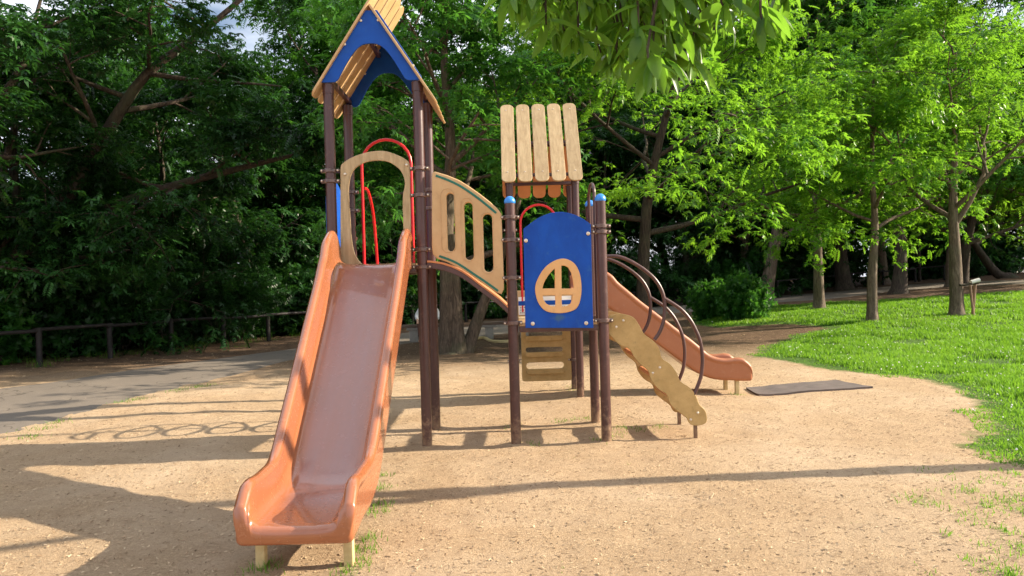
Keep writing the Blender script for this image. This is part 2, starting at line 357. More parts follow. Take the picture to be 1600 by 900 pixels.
# path
near_px = [(-260, 760), (-80, 705), (0, 685), (90, 657), (190, 630), (290, 603), (380, 583), (460, 562), (560, 548), (640, 537), (790, 522), (960, 498), (1080, 487), (1200, 474), (1300, 467), (1400, 455), (1480, 449), (1600, 444)]
far_px = [(-260, 640), (-80, 617), (0, 606), (90, 595), (200, 578), (300, 565), (400, 552), (470, 543), (560, 529), (640, 519), (790, 504), (960, 483), (1080, 476), (1200, 463), (1300, 456), (1400, 446), (1480, 441), (1600, 437)]
A = catmull([(*G(*p), 0) for p in near_px], 12, False); B = catmull([(*G(*p), 0) for p in far_px], 12, False)
bm = bmesh.new(); rows = []
for i, (p, q) in enumerate(zip(A, B)):
    row = []
    for k in range(13):
        v = p.lerp(q, k / 12)
        if k in (0,): v = v + (p - q).normalized() * 0.10 * noise.noise((i * .35, 0, 0))
        row.append(bm.verts.new((v.x, v.y, zg(v.x, v.y) + (0.012 if 0 < k < 12 else -0.006))))
    rows.append(row)
for r0, r1 in zip(rows, rows[1:]):
    for k in range(12): bm.faces.new((r0[k], r1[k], r1[k + 1], r0[k + 1]))
m, t, b = mat('asphalt'); co = coords(t)
c = ramp(t, noisetex(t, co, 90, 6, 0.8), [(0.3, (0.12, 0.098, 0.077)), (0.7, (0.195, 0.163, 0.13))])
c = mixc(t, ramp(t, noisetex(t, co, 0.9, 6, 0.7), [(0.5, (0, 0, 0)), (0.8, (0.5, 0.5, 0.5))]), c, (0.25, 0.205, 0.16))
vo = N(t, 'ShaderNodeTexVoronoi', feature='DISTANCE_TO_EDGE'); vo.inputs['Scale'].default_value = .55
wv = N(t, 'ShaderNodeVectorMath', operation='ADD'); wn = N(t, 'ShaderNodeTexNoise'); wn.inputs['Scale'].default_value = 2.5; t.links.new(co, wn.inputs['Vector']); t.links.new(co, wv.inputs[0]); t.links.new(wn.outputs['Color'], wv.inputs[1]); t.links.new(wv.outputs[0], vo.inputs['Vector'])
c = mixc(t, ramp(t, vo.outputs['Distance'], [(0.004, (.8, .8, .8)), (0.012, (0, 0, 0))]), c, (0.05, 0.04, 0.03))
t.links.new(c, b.inputs['Base Color']); b.inputs['Roughness'].default_value = 0.9
bump(t, noisetex(t, co, 120, 3), 0.5, 0.006, b)
tag(link('path', bmesh_to(bm, 'path'), m), kind='structure')
PATHPOLY = np.array([(v.x, v.y) for v in A] + [(v.x, v.y) for v in B[::-1]])

# ================================================================== PLAY STRUCTURE
Y0, Y1, Y2, Y3, YT = 6.75, 7.65, 9.30, 10.15, 7.55
XL, XM, X0, X1 = -1.74, -0.87, 0.0, 0.885
root = empty('playground_structure', (0, 7.5, 0), 'climbing frame with two roofed towers, two orange slides and an arched bridge on sand', 'play structure')
PR = 0.05
def post(x, y, top, cap=False, clamps=()):
    g = zg(x, y)
    p = tube('post', [(x, y, g - 0.1), (x, y, top)], PR, 'post', root, 24)
    bm = bmesh.new()
    if cap:
        bmesh.ops.create_uvsphere(bm, u_segments=20, v_segments=12, radius=PR + 0.006)
        for v in bm.verts:
            v.co.z = v.co.z * 1.05 if v.co.z > 0 else max(v.co.z, -0.03) * 0.6
            v.co += Vector((x, y, top))
        link('cap', bmesh_to(bm, 'cap'), 'cap', p)
    else:
        add_tube(bm, [(x, y, top - 0.09), (x, y, top + 0.004)], PR + 0.006, 24); link('collar', bmesh_to(bm, 'collar'), 'post', p)
    for (z, ang) in clamps:
        bm = bmesh.new()
        add_tube(bm, [(x, y, z - 0.02), (x, y, z - 0.014), (x, y, z + 0.014), (x, y, z + 0.02)], [PR + 0.006, PR + 0.015, PR + 0.015, PR + 0.006], 24)
        d = Vector((math.cos(R(ang)), math.sin(R(ang)), 0)); s = Vector((-d.y, d.x, 0))
        for sg in (-1, 1):
            c0 = Vector((x, y, z)) + s * sg * 0.0
            add_tube(bm, [c0 + d * sg * (PR - 0.01), c0 + d * sg * (PR + 0.042)], 0.02, 10)
            add_tube(bm, [c0 + d * sg * (PR + 0.028) - s * 0.036, c0 + d * sg * (PR + 0.028) + s * 0.036], 0.015, 10)
        nf = len(bm.faces)
        for sg in (-1, 1):
            for ff in (-1, 1):
                rr_ = bmesh.ops.create_uvsphere(bm, u_segments=8, v_segments=6, radius=0.0095); bmesh.ops.translate(bm, verts=rr_['verts'], vec=c0 + d * sg * (PR + 0.028) + s * ff * .037)
                for f_ in {f_ for v_ in rr_['verts'] for f_ in v_.link_faces}: f_.material_index = 1
        co_ = link('clamp', bmesh_to(bm, 'clamp'), 'clamp', p); co_.data.materials.append(M['bolt'])
    return p
zt = 3.56
post(XM, Y0, zt, False, [(2.72, 0), (2.46, 0), (1.93, 0), (1.76, 0)])
post(XM, YT, zt, False, [(2.62, 0), (2.42, 0)])
post(XL, Y0, zt, False, [(2.72, 0), (2.62, 0), (1.76, 0)])
post(XL, YT, zt, False, [(2.62, 0), (2.42, 0)])
post(X0, Y0, 2.37, True, [(2.22, 0), (2.0, 0), (1.63, 0), (1.19, 0)])
post(X1, Y0, 2.37, True, [(2.11, 0), (2.055, 0), (1.19, 0)])
post(X1, Y1, 2.42, True, [(1.19, 90)])
post(X0, Y1, 2.42, True, [(1.19, 90)])
post(X0, Y2, 2.99, False, [(1.4, 0), (2.3, 0)])
post(X1, Y2, 2.99, False, [(1.4, 0), (2.3, 0)])
post(X0, Y3, 2.99, False, [(1.4, 0), (0.45, 0)])
post(X1, Y3, 2.99, False, [(1.4, 0), (0.45, 0)])

# ---- decks
def deck(x0, y0, x1, y1, z, name='deck'):
    bm = bmesh.new(); add_box(bm, (x0, y0, z - 0.035), (x1, y1, z), 0.006)
    d = link(name, bmesh_to(bm, name), 'tan', root)
    bm = bmesh.new()
    for (a_, b_, c_, d_) in ((x0, y0, x1, y0 + .035), (x0, y1 - .035, x1, y1)):
        add_box(bm, (a_, b_, z - 0.095), (c_, d_, z - 0.037), 0.004)
    for (a_, b_, c_, d_) in ((x0, y0 + .037, x0 + .035, y1 - .037), (x1 - .035, y0 + .037, x1, y1 - .037)):
        add_box(bm, (a_, b_, z - 0.095), (c_, d_, z - 0.037), 0.004)
    link('frame', bmesh_to(bm, 'frame'), 'post', d); return d
deck(XL + .06, Y0 - .01, XM - .06, YT + .01, 1.80)
deck(X0 + .06, Y0 - .01, X1 - .06, Y1 + .01, 1.19)
deck(X0 + .06, Y2 - .01, X1 - .06, Y3 + .01, 1.48)
# plank bridge between the front deck and the roofed deck
pb = box('plank_bridge', (X0 + .12, Y1 + .05, 1.055), (X0 + .17, Y2 - .05, 1.11), 'post', root)
box('beam', (X1 - .17, Y1 + .05, 1.055), (X1 - .12, Y2 - .05, 1.11), 'post', pb)
for k in range(7):
    yy = Y1 + 0.14 + k * 0.225
    me = board_mesh('plank', [rrect(X0 + .05, -0.085, X1 - .05, 0.085, 0.08)], 0.03)
    me.transform(Matrix.Translation((0, yy, 1.127))); link('plank', me, 'oldtan', pb)
# riser with printed safety notice
rs = box('riser_panel', (X0 + .07, Y2 - .045, 1.14), (X1 - .07, Y2 - .022, 1.475), 'tan', root)
sg = box('notice_plate', (X0 + .08, Y2 - .052, 1.16), (X1 - .10, Y2 - .047, 1.40), 'white', rs, 0.001)
box('notice_band', (X0 + .08, Y2 - .056, 1.285), (X1 - .10, Y2 - .053, 1.345), 'blue', rs, 0.001)
bm = bmesh.new(); rg = random.Random(5)
for rrow in range(3):
    u = X0 + .10
    while u < X1 - .16:
        wd = rg.uniform(.008, .02); zc = 1.26 - rrow * .034
        for q in range(2):
            add_box(bm, (u, Y2 - .0555, zc - .009 + q * .010), (u + wd, Y2 - .0525, zc - .005 + q * .010))
        add_box(bm, (u + wd * .4, Y2 - .0565, zc - .010), (u + wd * .62, Y2 - .0527, zc + .010))
        u += wd + .010
link('notice_print', bmesh_to(bm, 'notice_print'), 'black', rs)

# ---- roofs
def roof(a0, a1, b0, b1, zpost, swap, far_drop, near_eave, names=('tan', 'tan'), extn=0.36, green=False, sw=.188):
    """a: across the slopes, b: along the ridge; swap False: a=X b=Y, True: a=Y b=X"""
    ac = (a0 + a1) / 2; half = (a1 - a0) / 2; th = R(57)
    def tr(me):
        if swap:
            me.transform(Matrix(((0, 1, 0, 0), (1, 0, 0, 0), (0, 0, 1, 0), (0, 0, 0, 1)))); me.flip_normals()
        return me
    zr = zpost + half * math.tan(th) + 0.10           # ridge line of the slat plane
    r = None
    # gable boards (in a-z plane at both b ends)
    def gable(bb, thick):
        zt_, zb = zr - 0.05, zpost + 0.005
        xr = half + 0.075
        zt_ = zr - .08
        hin = [(.355, zb), (.325, zb + .02), (.285, zb + .085), (.225, zb + .19), (.15, zb + .295), (.08, zb + .35), (0, zb + .365)]
        arch = catmull([(p[0], p[1], 0) for p in hin + [(-p[0], p[1]) for p in hin[:-1]][::-1]], 5, False)
        seq = [(-0.075, zt_), (0.075, zt_), (half + .05, zb + .035), (half + .05, zb)] + [(v.x, v.y) for v in arch] + [(-half - .05, zb), (-half - .05, zb + .035)]
        seq = [(ac + p[0], p[1]) for p in seq]
        me = board_mesh('gable_board', [seq], thick, 0.004); me.transform(Matrix.Translation((0, bb, 0)) @ AX['XZ']); return tr(me)
    r = bpy.data.objects.new('roof', None); C.objects.link(r); r.parent = root; r.matrix_parent_inverse = Matrix.Translation(-Vector(root.location))
    for bb in (() if swap else (b0 - 0.062, b1 + 0.062)):
        g_ = link('gable_board', gable(bb, 0.018), 'blue', r, True, 30)
        if bb < (b0 + b1) / 2 or True:
            for sx in (-1, 1):
                for q in (0.06, 0.46, 0.86):
                    aa = ac + sx * (0.06 + q * (half - 0.03)); zz = zr - 0.08 - 0.065 - q * (zr - zpost - 0.21)
                    bolt(aa, bb - .011, zz, r, r=.014)
    # purlin beams
    for sx in (-1, 1):
        for q in (0.18, 0.86):
            aa = ac + sx * q * (half + .05); zz = zr - abs(aa - ac) * math.tan(th) - 0.075
            me = bpy.data.meshes.new('beam'); bm = bmesh.new(); add_box(bm, (aa - .02, b0 - .05, zz - .025), (aa + .02, b1 + .05, zz + .02), .004); bm.to_mesh(me); bm.free()
            link('beam', tr(me), 'post', r)
    w_, gap = sw, sw * .19; tot = 5 * w_ + 4 * gap; bc = (b0 + b1) / 2
    for side, eave, ext in ((-1, near_eave, extn), (1, far_drop, 0.0)):
        for k in range(5):
            L = (zr - eave) / math.sin(th)
            me = board_mesh('slat', [rrect(-w_ / 2, 0, w_ / 2, L + ext, 0.075, 6)], 0.024, 0.005)
            # local x -> b, local y -> up slope, local z -> normal
            ca, sa = math.cos(th), math.sin(th)
            up = Vector((-side * ca, 0, sa)); nrm = Vector((side * sa, 0, ca)); bx = Vector((0, 1, 0))
            org = Vector((ac + side * (zr - eave) / math.tan(th), bc - tot / 2 + w_ / 2 + k * (w_ + gap), eave)) + nrm * (0.0 if side < 0 else -0.014)
            mt = Matrix((( bx.x, up.x, nrm.x, org.x), (bx.y, up.y, nrm.y, org.y), (bx.z, up.z, nrm.z, org.z), (0, 0, 0, 1)))
            if side > 0:
                pass
            me.transform(mt)
            if side < 0: me.flip_normals()
            me.materials.append(M[names[0] if side < 0 else names[1]])
            if green:
                me.materials.append(M['teal']); me.update()
                for pg in me.polygons:
                    if pg.normal.dot(nrm) > .9: pg.material_index = 1
            link('slat', tr(me), None, r, True, 30)
            if swap and side < 0:
                for q_ in (.17, L + ext - .12):
                    pp = org + up * q_ + nrm * .013 + bx * ((k * 37 % 5) - 2) * .006; bolt(pp.y, pp.x, pp.z, r, r=.010)
    return r
roof(XL, XM, Y0, YT, zt, False, 3.36, 3.44, green=True, sw=.174)
roof(Y2, Y3, X0, X1, 2.99, True, 2.86, 2.93, ('oldtan', 'orange'), extn=0.50)

# ---- slides
def chute(org, dirx, zd, ze, length, w_top, w_end, shift=0.0, mname='slide', leglen=0.0):
    th = R(38); R1, R2 = 0.35, 0.75
    drop = zd - ze; Ls = (drop - (R1 + R2) * (1 - math.cos(th))) / math.sin(th)
    prof = [(-0.04, zd, 0.0), (0.03, zd, 0.0), (0.10, zd, 0.0)]
    s, zc = 0.10, zd
    for k in range(1, 9):
        a_ = th * k / 8; prof.append((s + R1 * math.sin(a_), zc - R1 * (1 - math.cos(a_)), -a_))
    s, zc, _ = prof[-1]
    for k in range(1, 21):
        q = Ls * k / 20; prof.append((s + q * math.cos(th), zc - q * math.sin(th), -th))
    s, zc, _ = prof[-1]
    for k in range(1, 13):
        a_ = th * k / 12
        prof.append((s + R2 * (math.sin(th) - math.sin(th - a_)), zc - R2 * (math.cos(th - a_) - math.cos(th)), -(th - a_)))
    s, zc, _ = prof[-1]
    n0 = 10
    for k in range(1, n0 + 1): prof.append((s + (length - 0.035 - s) * k / n0, zc, 0.0))
    ends = []
    for k in range(1, 9):
        a_ = R(89) * k / 8; ends.append((length - 0.035 + 0.035 * math.sin(a_), zc, 0.0, a_))
    P = [(p[0], p[1], p[2], 0.0) for p in prof] + ends
    d = Vector((dirx[0], dirx[1], 0)).normalized(); lat = Vector((d.y, -d.x, 0))
    bm = bmesh.new(); rings = []; wl = bm.verts.layers.float.new('wear_sheen')
    for (s, zc, an, ins) in P:
        f = max(0, min(1, s / length))
        wo = w_top + (w_end - w_top) * min(1, f * 1.15)
        # wall height along the slide
        keys = [(-0.05, .19), (.05, .27), (.14, .33), (.26, .31), (.42, .27), (.75, .25), (length - 1.0, .24), (length - .62, .215), (length - .33, .215), (length - .2, .225), (length - .13, .215), (length - .08, .18), (length - .035, .13), (length, .12)]
        hh = keys[0][1]
        for (s0, h0), (s1, h1) in zip(keys, keys[1:]):
            if s0 <= s <= s1: q = (s - s0) / (s1 - s0); q = q * q * (3 - 2 * q); hh = h0 + (h1 - h0) * q
        wi = wo - 0.075; rc = 0.085; base = -0.085 if s > 0.2 else -0.075
        if s > length - 0.35: base = -0.085 - 0.015 * sstep(length - .35, length - .1, s)
        half = []
        half += [(0, 0), (wi * .4, 0.0), (wi - rc - 0.02, 0.004)]
        rt = min(0.036, hh * .4); rv = min(rc, max(hh - rt - .012, .012))
        for k in range(1, 6):
            a_ = R(90) * k / 5; half.append((wi - rc - .012 + rc * math.sin(a_) * 1.0, 0.004 + rv * (1 - math.cos(a_))))
        half.append((wi - 0.002, max(hh - rt, rv + .006)))
        cxr = (wi + wo) / 2; rw = (wo - wi) / 2
        for k in range(0, 7):
            a_ = R(180) * k / 6; half.append((cxr - rw * math.cos(a_), hh - rt + rt * math.sin(a_)))
        half += [(wo, hh - rt - .022), (wo - .013, hh - rt - .036), (wo - .013, hh - rt - .05), (wo - .012, base + .055)]
        for k in range(0, 4):
            a_ = R(90) * k / 3; half.append((wo - .048 + .035 * math.cos(a_), base + .035 - .035 * math.sin(a_)))
        half.append((wo * .45, base)); half.append((0, base))
        full = half + [(-u, v) for u, v in half[1:-1]][::-1]
        nd = d * math.cos(an) + Vector((0, 0, math.sin(an))); nn = Vector((0, 0, 1)) * math.cos(an) - d * math.sin(an)
        c0 = Vector(org) + d * s + lat * (shift * f); c0.z = zc
        ring = []
        mid_v = (hh + base) / 2
        for (u, v) in full:
            if ins: u = u * (1 - .035 * (1 - math.cos(ins)) / wo); v = -.052 + (v + .052) * math.cos(ins)
            ring.append(bm.verts.new(c0 + lat * u + nn * v))
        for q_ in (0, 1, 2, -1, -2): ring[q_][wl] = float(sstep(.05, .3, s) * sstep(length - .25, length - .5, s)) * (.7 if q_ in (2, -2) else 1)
        rings.append(ring)
    K = len(rings[0])
    for a_, b_ in zip(rings, rings[1:]):
        for k in range(K): bm.faces.new((a_[k], a_[(k + 1) % K], b_[(k + 1) % K], b_[k]))
    for rg_ in (rings[0], rings[-1]):
        f_ = bm.faces.new(rg_)
    bmesh.ops.triangulate(bm, faces=[f for f in bm.faces if len(f.verts) > 4])
    ch = link('slide', bmesh_to(bm, 'slide'), mname, root, True, 62)
    for pg in ch.data.polygons:
        if len(pg.vertices) == 3: pg.use_smooth = False
    # legs
    for sg in (-1, 1):
        c0 = Vector(org) + d * (length - 0.20) + lat * (shift + sg * (w_end - 0.085)); g = zg(c0.x, c0.y)
        bm = bmesh.new(); add_box(bm, (c0.x - .026, c0.y - .026, g - .08), (c0.x + .026, c0.y + .026, ze - 0.086), .003)
        link('leg', bmesh_to(bm, 'leg'), 'legwood', ch)
    return ch
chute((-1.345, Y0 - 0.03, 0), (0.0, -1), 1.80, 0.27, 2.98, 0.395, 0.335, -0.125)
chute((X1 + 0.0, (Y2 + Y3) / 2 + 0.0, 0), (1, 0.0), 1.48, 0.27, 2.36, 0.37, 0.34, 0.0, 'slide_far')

# ---- arched slide entrance panel
def LL(P, o, s, Y): return [F(o[0] + p[0] / s, o[1] + p[1] / s, Y) for p in P]
o2, s2 = (480, 200), 3.4625
outer = [(182, 560), (182, 420), (182, 300), (183, 215), (200, 188), (250, 158), (310, 137), (370, 126), (430, 128), (490, 148), (535, 172), (555, 200), (558, 300), (560, 420), (563, 560), (566, 740)]
inner = [(527, 740), (522, 560), (518, 420), (520, 360), (530, 300), (512, 240), (470, 200), (430, 182), (380, 177), (320, 186), (270, 212), (240, 250), (226, 320), (228, 400), (236, 520), (244, 620), (262, 690), (300, 740)]
L = [(v.x, v.y) for v in catmull([(*p, 0) for p in LL(outer, o2, s2, Y0)], 4, False)] + [(v.x, v.y) for v in catmull([(*p, 0) for p in LL(inner, o2, s2, Y0)], 4, False)] + LL([(182, 740)], o2, s2, Y0)
ap = board('arch_panel', [L], 'XZ', Y0, 0.03, 'oldtan', root)
for p in ((205, 250), (538, 200)): a_, b_ = LL([p], o2, s2, Y0 - .02)[0]; bolt(a_, Y0 - .02, b_, ap, r=0.014)
# ---- tower left side panel (blue)
L = [(Y0 + .07, 1.86), (YT - .07, 1.86)] + [((Y0 + YT) / 2 + .33 * math.cos(R(q)), 2.42 + .26 * math.sin(R(q))) for q in range(0, 181, 15)]
board('side_panel', [L], 'YZ', XL - 0.066, 0.02, 'blue', root)
# ---- red hoops
def hoop(x0, x1, y, zb, ztop, rr, name='red_hoop', rad=0.0165, m='red', axis='x'):
    pts = []; rr = min(rr, (x1 - x0) / 2)
    pts.append((x0, zb)); pts.append((x0, ztop - rr))
    for k in range(1, 12):
        a_ = R(180 - 180 * k / 12); pts.append(((x0 + x1) / 2 + (x1 - x0) / 2 * math.cos(a_), ztop - rr + rr * math.sin(a_)))
    pts.append((x1, ztop - rr)); pts.append((x1, zb))
    P = [(p[0], y, p[1]) if axis == 'x' else (y, p[0], p[1]) for p in pts]
    return tube(name, P, rad, m, root, 12)
h1 = hoop(-1.62, -1.075, YT + .07, 1.78, 3.20, .27)
bm = bmesh.new(); add_tube(bm, catmull([(-1.615, Y1 + .03, 2.68), (-1.595, Y1 + .16, 2.66), (-1.585, Y1 + .35, 2.45), (-1.58, Y1 + .45, 2.1), (-1.575, Y1 + .5, 1.75), (-1.57, Y1 + .5, 1.5)], 6, False), .0165)
link('side_rail', bmesh_to(bm, 'side_rail'), 'red', h1)
hoop(0.135, 0.625, Y2 - .04, 1.2, 2.63, .27)
hoop(Y0 + .20, Y1 - .22, X1 - 0.035, 1.2, 2.585, .12, 'grab_hoop', .0165, 'post', 'y')
# spiral climber behind the taller tower
bm = bmesh.new(); cx, cy = -1.82, Y1 + 0.42
add_tube(bm, [(cx, cy, -0.05), (cx, cy, 2.05)], .021)
pts = []
for k in range(0, 97):
    q = k / 96; a_ = 2 * math.pi * 4.6 * q + 1.2; pts.append((cx + .32 * math.cos(a_), cy + .32 * math.sin(a_), 0.35 + 1.1 * q))
add_tube(bm, pts, .016)
for q in (0, 96):
    add_tube(bm, [pts[q], (cx, cy, pts[q][2])], .017)
add_tube(bm, catmull([(cx, cy, 2.05), (cx, cy - .1, 2.16), (cx, cy - .3, 2.17), (cx + .1, Y1 + .07, 2.12)], 5, False), .021)
link('spiral_climber', bmesh_to(bm, 'spiral_climber'), 'post', root)

# ---- arched bridge
o4, s4 = (640, 240), 3.214
top = [(128, 92), (190, 110), (250, 135), (300, 166), (350, 201), (400, 240), (440, 275), (462, 305)]
bot = [(474, 640), (474, 680), (462, 705), (440, 700), (350, 642), (300, 606), (250, 575), (190, 545), (140, 528), (118, 505), (113, 470)]
YB = Y0 - 0.01
L = LL(top, o4, s4, YB) + LL(bot, o4, s4, YB) + LL([(113, 120), (115, 98)], o4, s4, YB)
def slot(xa, xb, za, zb):
    a_ = F(o4[0] + xa / s4, o4[1] + zb / s4, YB); b_ = F(o4[0] + xb / s4, o4[1] + za / s4, YB)
    return rrect(a_[0], a_[1], b_[0], b_[1], (b_[0] - a_[0]) / 2 - 0.001)
slots = [slot(193, 224, 200, 492), slot(282, 316, 246, 535), slot(376, 414, 304, 595)]
br = bpy.data.objects.new('bridge', None); C.objects.link(br); br.parent = root; br.matrix_parent_inverse = Matrix.Translation(-Vector(root.location))
gp = board('guard_panel', [L] + slots, 'XZ', YB, 0.045, 'tan', br, 0.009)
for (xa, xb, za, zb) in ((165, 226, 175, 497), (265, 318, 222, 540), (362, 418, 296, 605)):   # raised rim round each slot
    pass
def rib(P, Y, wd, name, m, parent):
    pts = catmull([(*F(o4[0] + p[0] / s4, o4[1] + p[1] / s4, YB), 0) for p in P], 5, False)
    up = []; dn = []
    for i, p in enumerate(pts):
        dd = (pts[min(i + 1, len(pts) - 1)] - pts[max(i - 1, 0)]).normalized(); nn = Vector((-dd.y, dd.x, 0))
        up.append(p + nn * wd / 2); dn.append(p - nn * wd / 2)
    return board(name, [[(v.x, v.y) for v in up + dn[::-1]]], 'XZ', Y, 0.006, m, parent, 0.0015)
rib([(133, 113), (200, 138), (260, 168), (330, 215), (390, 262), (435, 300)], YB - .0245, .022, 'inlay', 'teal', br)
rib([(150, 515), (210, 537), (260, 563), (330, 610), (390, 650), (445, 690)], YB - .0245, .022, 'inlay', 'teal', br)
for s_ in range(3):
    xa, xb, za, zb = ((163, 226, 175, 500), (265, 320, 222, 543), (362, 420, 294, 606))[s_]
    a_ = F(o4[0] + xa / s4, o4[1] + zb / s4, YB); b_ = F(o4[0] + xb / s4, o4[1] + za / s4, YB)
    rr_ = rrect(a_[0], a_[1], b_[0], b_[1], (b_[0] - a_[0]) / 2 - .001)
    r2 = rrect(a_[0] + .006, a_[1] + .006, b_[0] - .006, b_[1] - .006, (b_[0] - a_[0]) / 2 - .007)
    board('rim', [rr_, r2], 'XZ', YB - .0235, 0.006, 'tan', br, 0.002)
# bridge floor and side beams
fl = [(100, 548), (175, 560), (250, 590), (300, 622), (350, 660), (400, 697), (450, 735), (500, 782), (520, 806)]
cl = [Vector((*F(o4[0] + p[0] / s4, o4[1] + p[1] / s4, Y0), 0)) for p in fl]
cl = catmull(cl, 4, False); cl[0].x = XM + .05
dn = [v - Vector((0, .055, 0)) for v in cl]
for yy in (Y0 - .005, Y1 - 0.03): board('side_beam', [[(v.x, v.y) for v in cl + dn[::-1]]], 'XZ', yy, .035, 'post', br, .004)
up2 = [v + Vector((0, .022, 0)) for v in cl]
board('floor', [[(v.x, v.y) for v in up2 + [w_ + Vector((0, .002, 0)) for w_ in cl[::-1]]]], 'XZ', (Y0 + Y1) / 2 - .01, (Y1 - Y0) + 0.03, 'orange', br, .004)

# ---- blue window panel
o6, s6 = (780, 300), 2.25
YP = Y0 - 0.035
L = LL([(92, 478), (90, 380), (87, 250), (85, 131)], o6, s6, YP) + [(v.x, v.y) for v in catmull([(*p, 0) for p in LL([(87, 128), (130, 96), (165, 79), (200, 71), (235, 72), (270, 82), (300, 98), (322, 114)], o6, s6, YP)], 3, False)] + LL([(325, 250), (328, 380), (331, 478)], o6, s6, YP)
ow, sw = (790, 400), 6.925
egg = [(318, 360), (345, 250), (420, 130), (520, 55), (630, 28), (730, 70), (790, 160), (818, 300), (812, 450), (770, 560), (680, 605), (560, 618), (430, 592), (350, 500)]
def sm(P, Y, n=4): return [(v.x, v.y) for v in catmull([(*p, 0) for p in LL(P, ow, sw, Y)], n)]
ec = Vector((0, 0)); E = sm(egg, YP)
ecx = sum(p[0] for p in E) / len(E); ecz = sum(p[1] for p in E) / len(E)
hole = [((p[0] - ecx) * .86 + ecx, (p[1] - ecz) * .86 + ecz) for p in E]
wp = board('window_panel', [L, hole], 'XZ', YP, 0.02, 'bluepanel', root, .004)
holes = [[(398, 352), (408, 310), (430, 260), (465, 205), (500, 165), (526, 140), (531, 150), (532, 250), (532, 350)],
         [(602, 105), (640, 106), (675, 125), (708, 180), (725, 250), (736, 345), (700, 352), (605, 352)],
         [(398, 424), (450, 422), (534, 422), (538, 480), (538, 545), (490, 540), (440, 515), (408, 470)],
         [(606, 418), (680, 417), (723, 418), (720, 470), (700, 515), (660, 540), (608, 547)]]
hl = [LL(hh, ow, sw, YP) for hh in holes]
M['frame'] = plastic('frame_board', (0.62, 0.34, 0.13), (0.72, 0.42, 0.18), 0.5, (5, 5, 3), 0.4, 0.1, (0.45, 0.28, 0.13))
board('window_frame', [E] + hl, 'XZ', YP - .004, 0.036, 'frame', wp, .006)
for p in ((94, 171), (313, 146), (118, 463), (306, 461)):
    a_, b_ = F(o6[0] + p[0] / s6, o6[1] + p[1] / s6, YP - .02); bolt(a_, YP - .014, b_, wp, r=0.02)
# faded stain below the window: a colour of the board itself
# ---- climbing panel under the roofed deck
YC = Y3 + 0.0
def zc_(px, py): return F(px, py, YC)
bl = zc_(816, 596); tr_ = zc_(890, 480)
o8, s8 = (780, 460), 3.75
sl_ = []
for (xa, ya, xb, yb) in ((155, 305, 372, 340), (160, 393, 378, 438), (155, 215, 370, 245)):
    p = F(o8[0] + xa / s8, o8[1] + yb / s8, YC); q = F(o8[0] + xb / s8, o8[1] + ya / s8, YC); sl_.append(rrect(p[0], p[1], q[0], q[1], (q[1] - p[1]) / 2 - .002))
cp = board('climbing_panel', [rrect(bl[0], bl[1], tr_[0] + .01, tr_[1] + .1, .04)] + sl_, 'XZ', YC, .04, 'moss', root, .006)
for (xa, ya, xb, yb) in ((155, 333, 372, 368), (160, 432, 378, 467), (155, 238, 370, 273)):
    p = F(o8[0] + xa / s8, o8[1] + yb / s8, YC); q = F(o8[0] + xb / s8, o8[1] + ya / s8, YC)
    board('foothold', [rrect(p[0], p[1], q[0], q[1], (q[1] - p[1]) / 2 - .002)], 'XZ', YC - .03, .06, 'moss', cp, .008)

# ---- stairs
o7, s7 = (900, 380), 2.8133
SP = [(140, 330), (165, 314), (200, 310), (250, 325), (280, 365), (300, 400), (340, 430), (365, 465), (377, 505), (412, 530), (442, 570), (457, 605), (500, 635), (525, 668), (540, 706), (568, 738), (572, 785), (540, 800), (502, 795), (483, 765), (442, 735), (412, 705), (398, 665), (360, 640), (330, 602), (316, 560), (280, 530), (255, 500), (233, 465), (190, 445), (160, 415), (140, 390)]
YS = Y0 + .06
E = [(v.x, v.y) for v in catmull([(*p, 0) for p in LL(SP, o7, s7, YS)], 4)]
st = bpy.data.objects.new('stairs', None); C.objects.link(st); st.parent = root; st.matrix_parent_inverse = Matrix.Translation(-Vector(root.location))
for yy in (YS, YS + .70): board('stringer', [E], 'XZ', yy, .035, 'moss', st, .005)
for px_, py_ in ((177, 368), (208, 340), (338, 571), (369, 547), (505, 776), (536, 746)):
    a_, b_ = F(o7[0] + px_ / s7, o7[1] + py_ / s7, YS - .02); bolt(a_, YS - .019, b_, st, r=0.013)
for k in range(5):
    q = (k + .5) / 5; tx = 1.03 + q * .80; tz = 1.13 - q * 1.0
    box('tread', (tx - .075, YS + .02, tz - .025), (tx + .085, YS + .68, tz + .02), 'orange', st, .015)
for yy in (YS + .0, YS + .70):
    a_, _ = F(1088, 672, YS); g = zg(a_, yy)
    box('leg', (a_ - .018, yy - .02, g - .08), (a_ + .018, yy + .02, .30), 'post', st) if yy > YS + .1 else box('leg', (a_ - .018, yy + .0185, g - .08), (a_ + .018, yy + .05, .30), 'post', st)
R1p = [(135, 58), (180, 58), (230, 75), (290, 110), (340, 152), (370, 195), (386, 240), (390, 290), (384, 345), (368, 390), (345, 425)]
R2p = [(386, 244), (402, 251), (460, 290), (500, 335), (525, 380), (545, 430), (555, 490), (555, 540), (548, 590), (530, 640), (518, 665)]
for yy in (YS + .0, YS + .70):
    for P in (R1p, R2p):
        tube('handrail', [(v.x, yy, v.y) for v in catmull([(*p, 0) for p in LL(P, o7, s7, YS)], 4, False)], .0185, 'post', st)

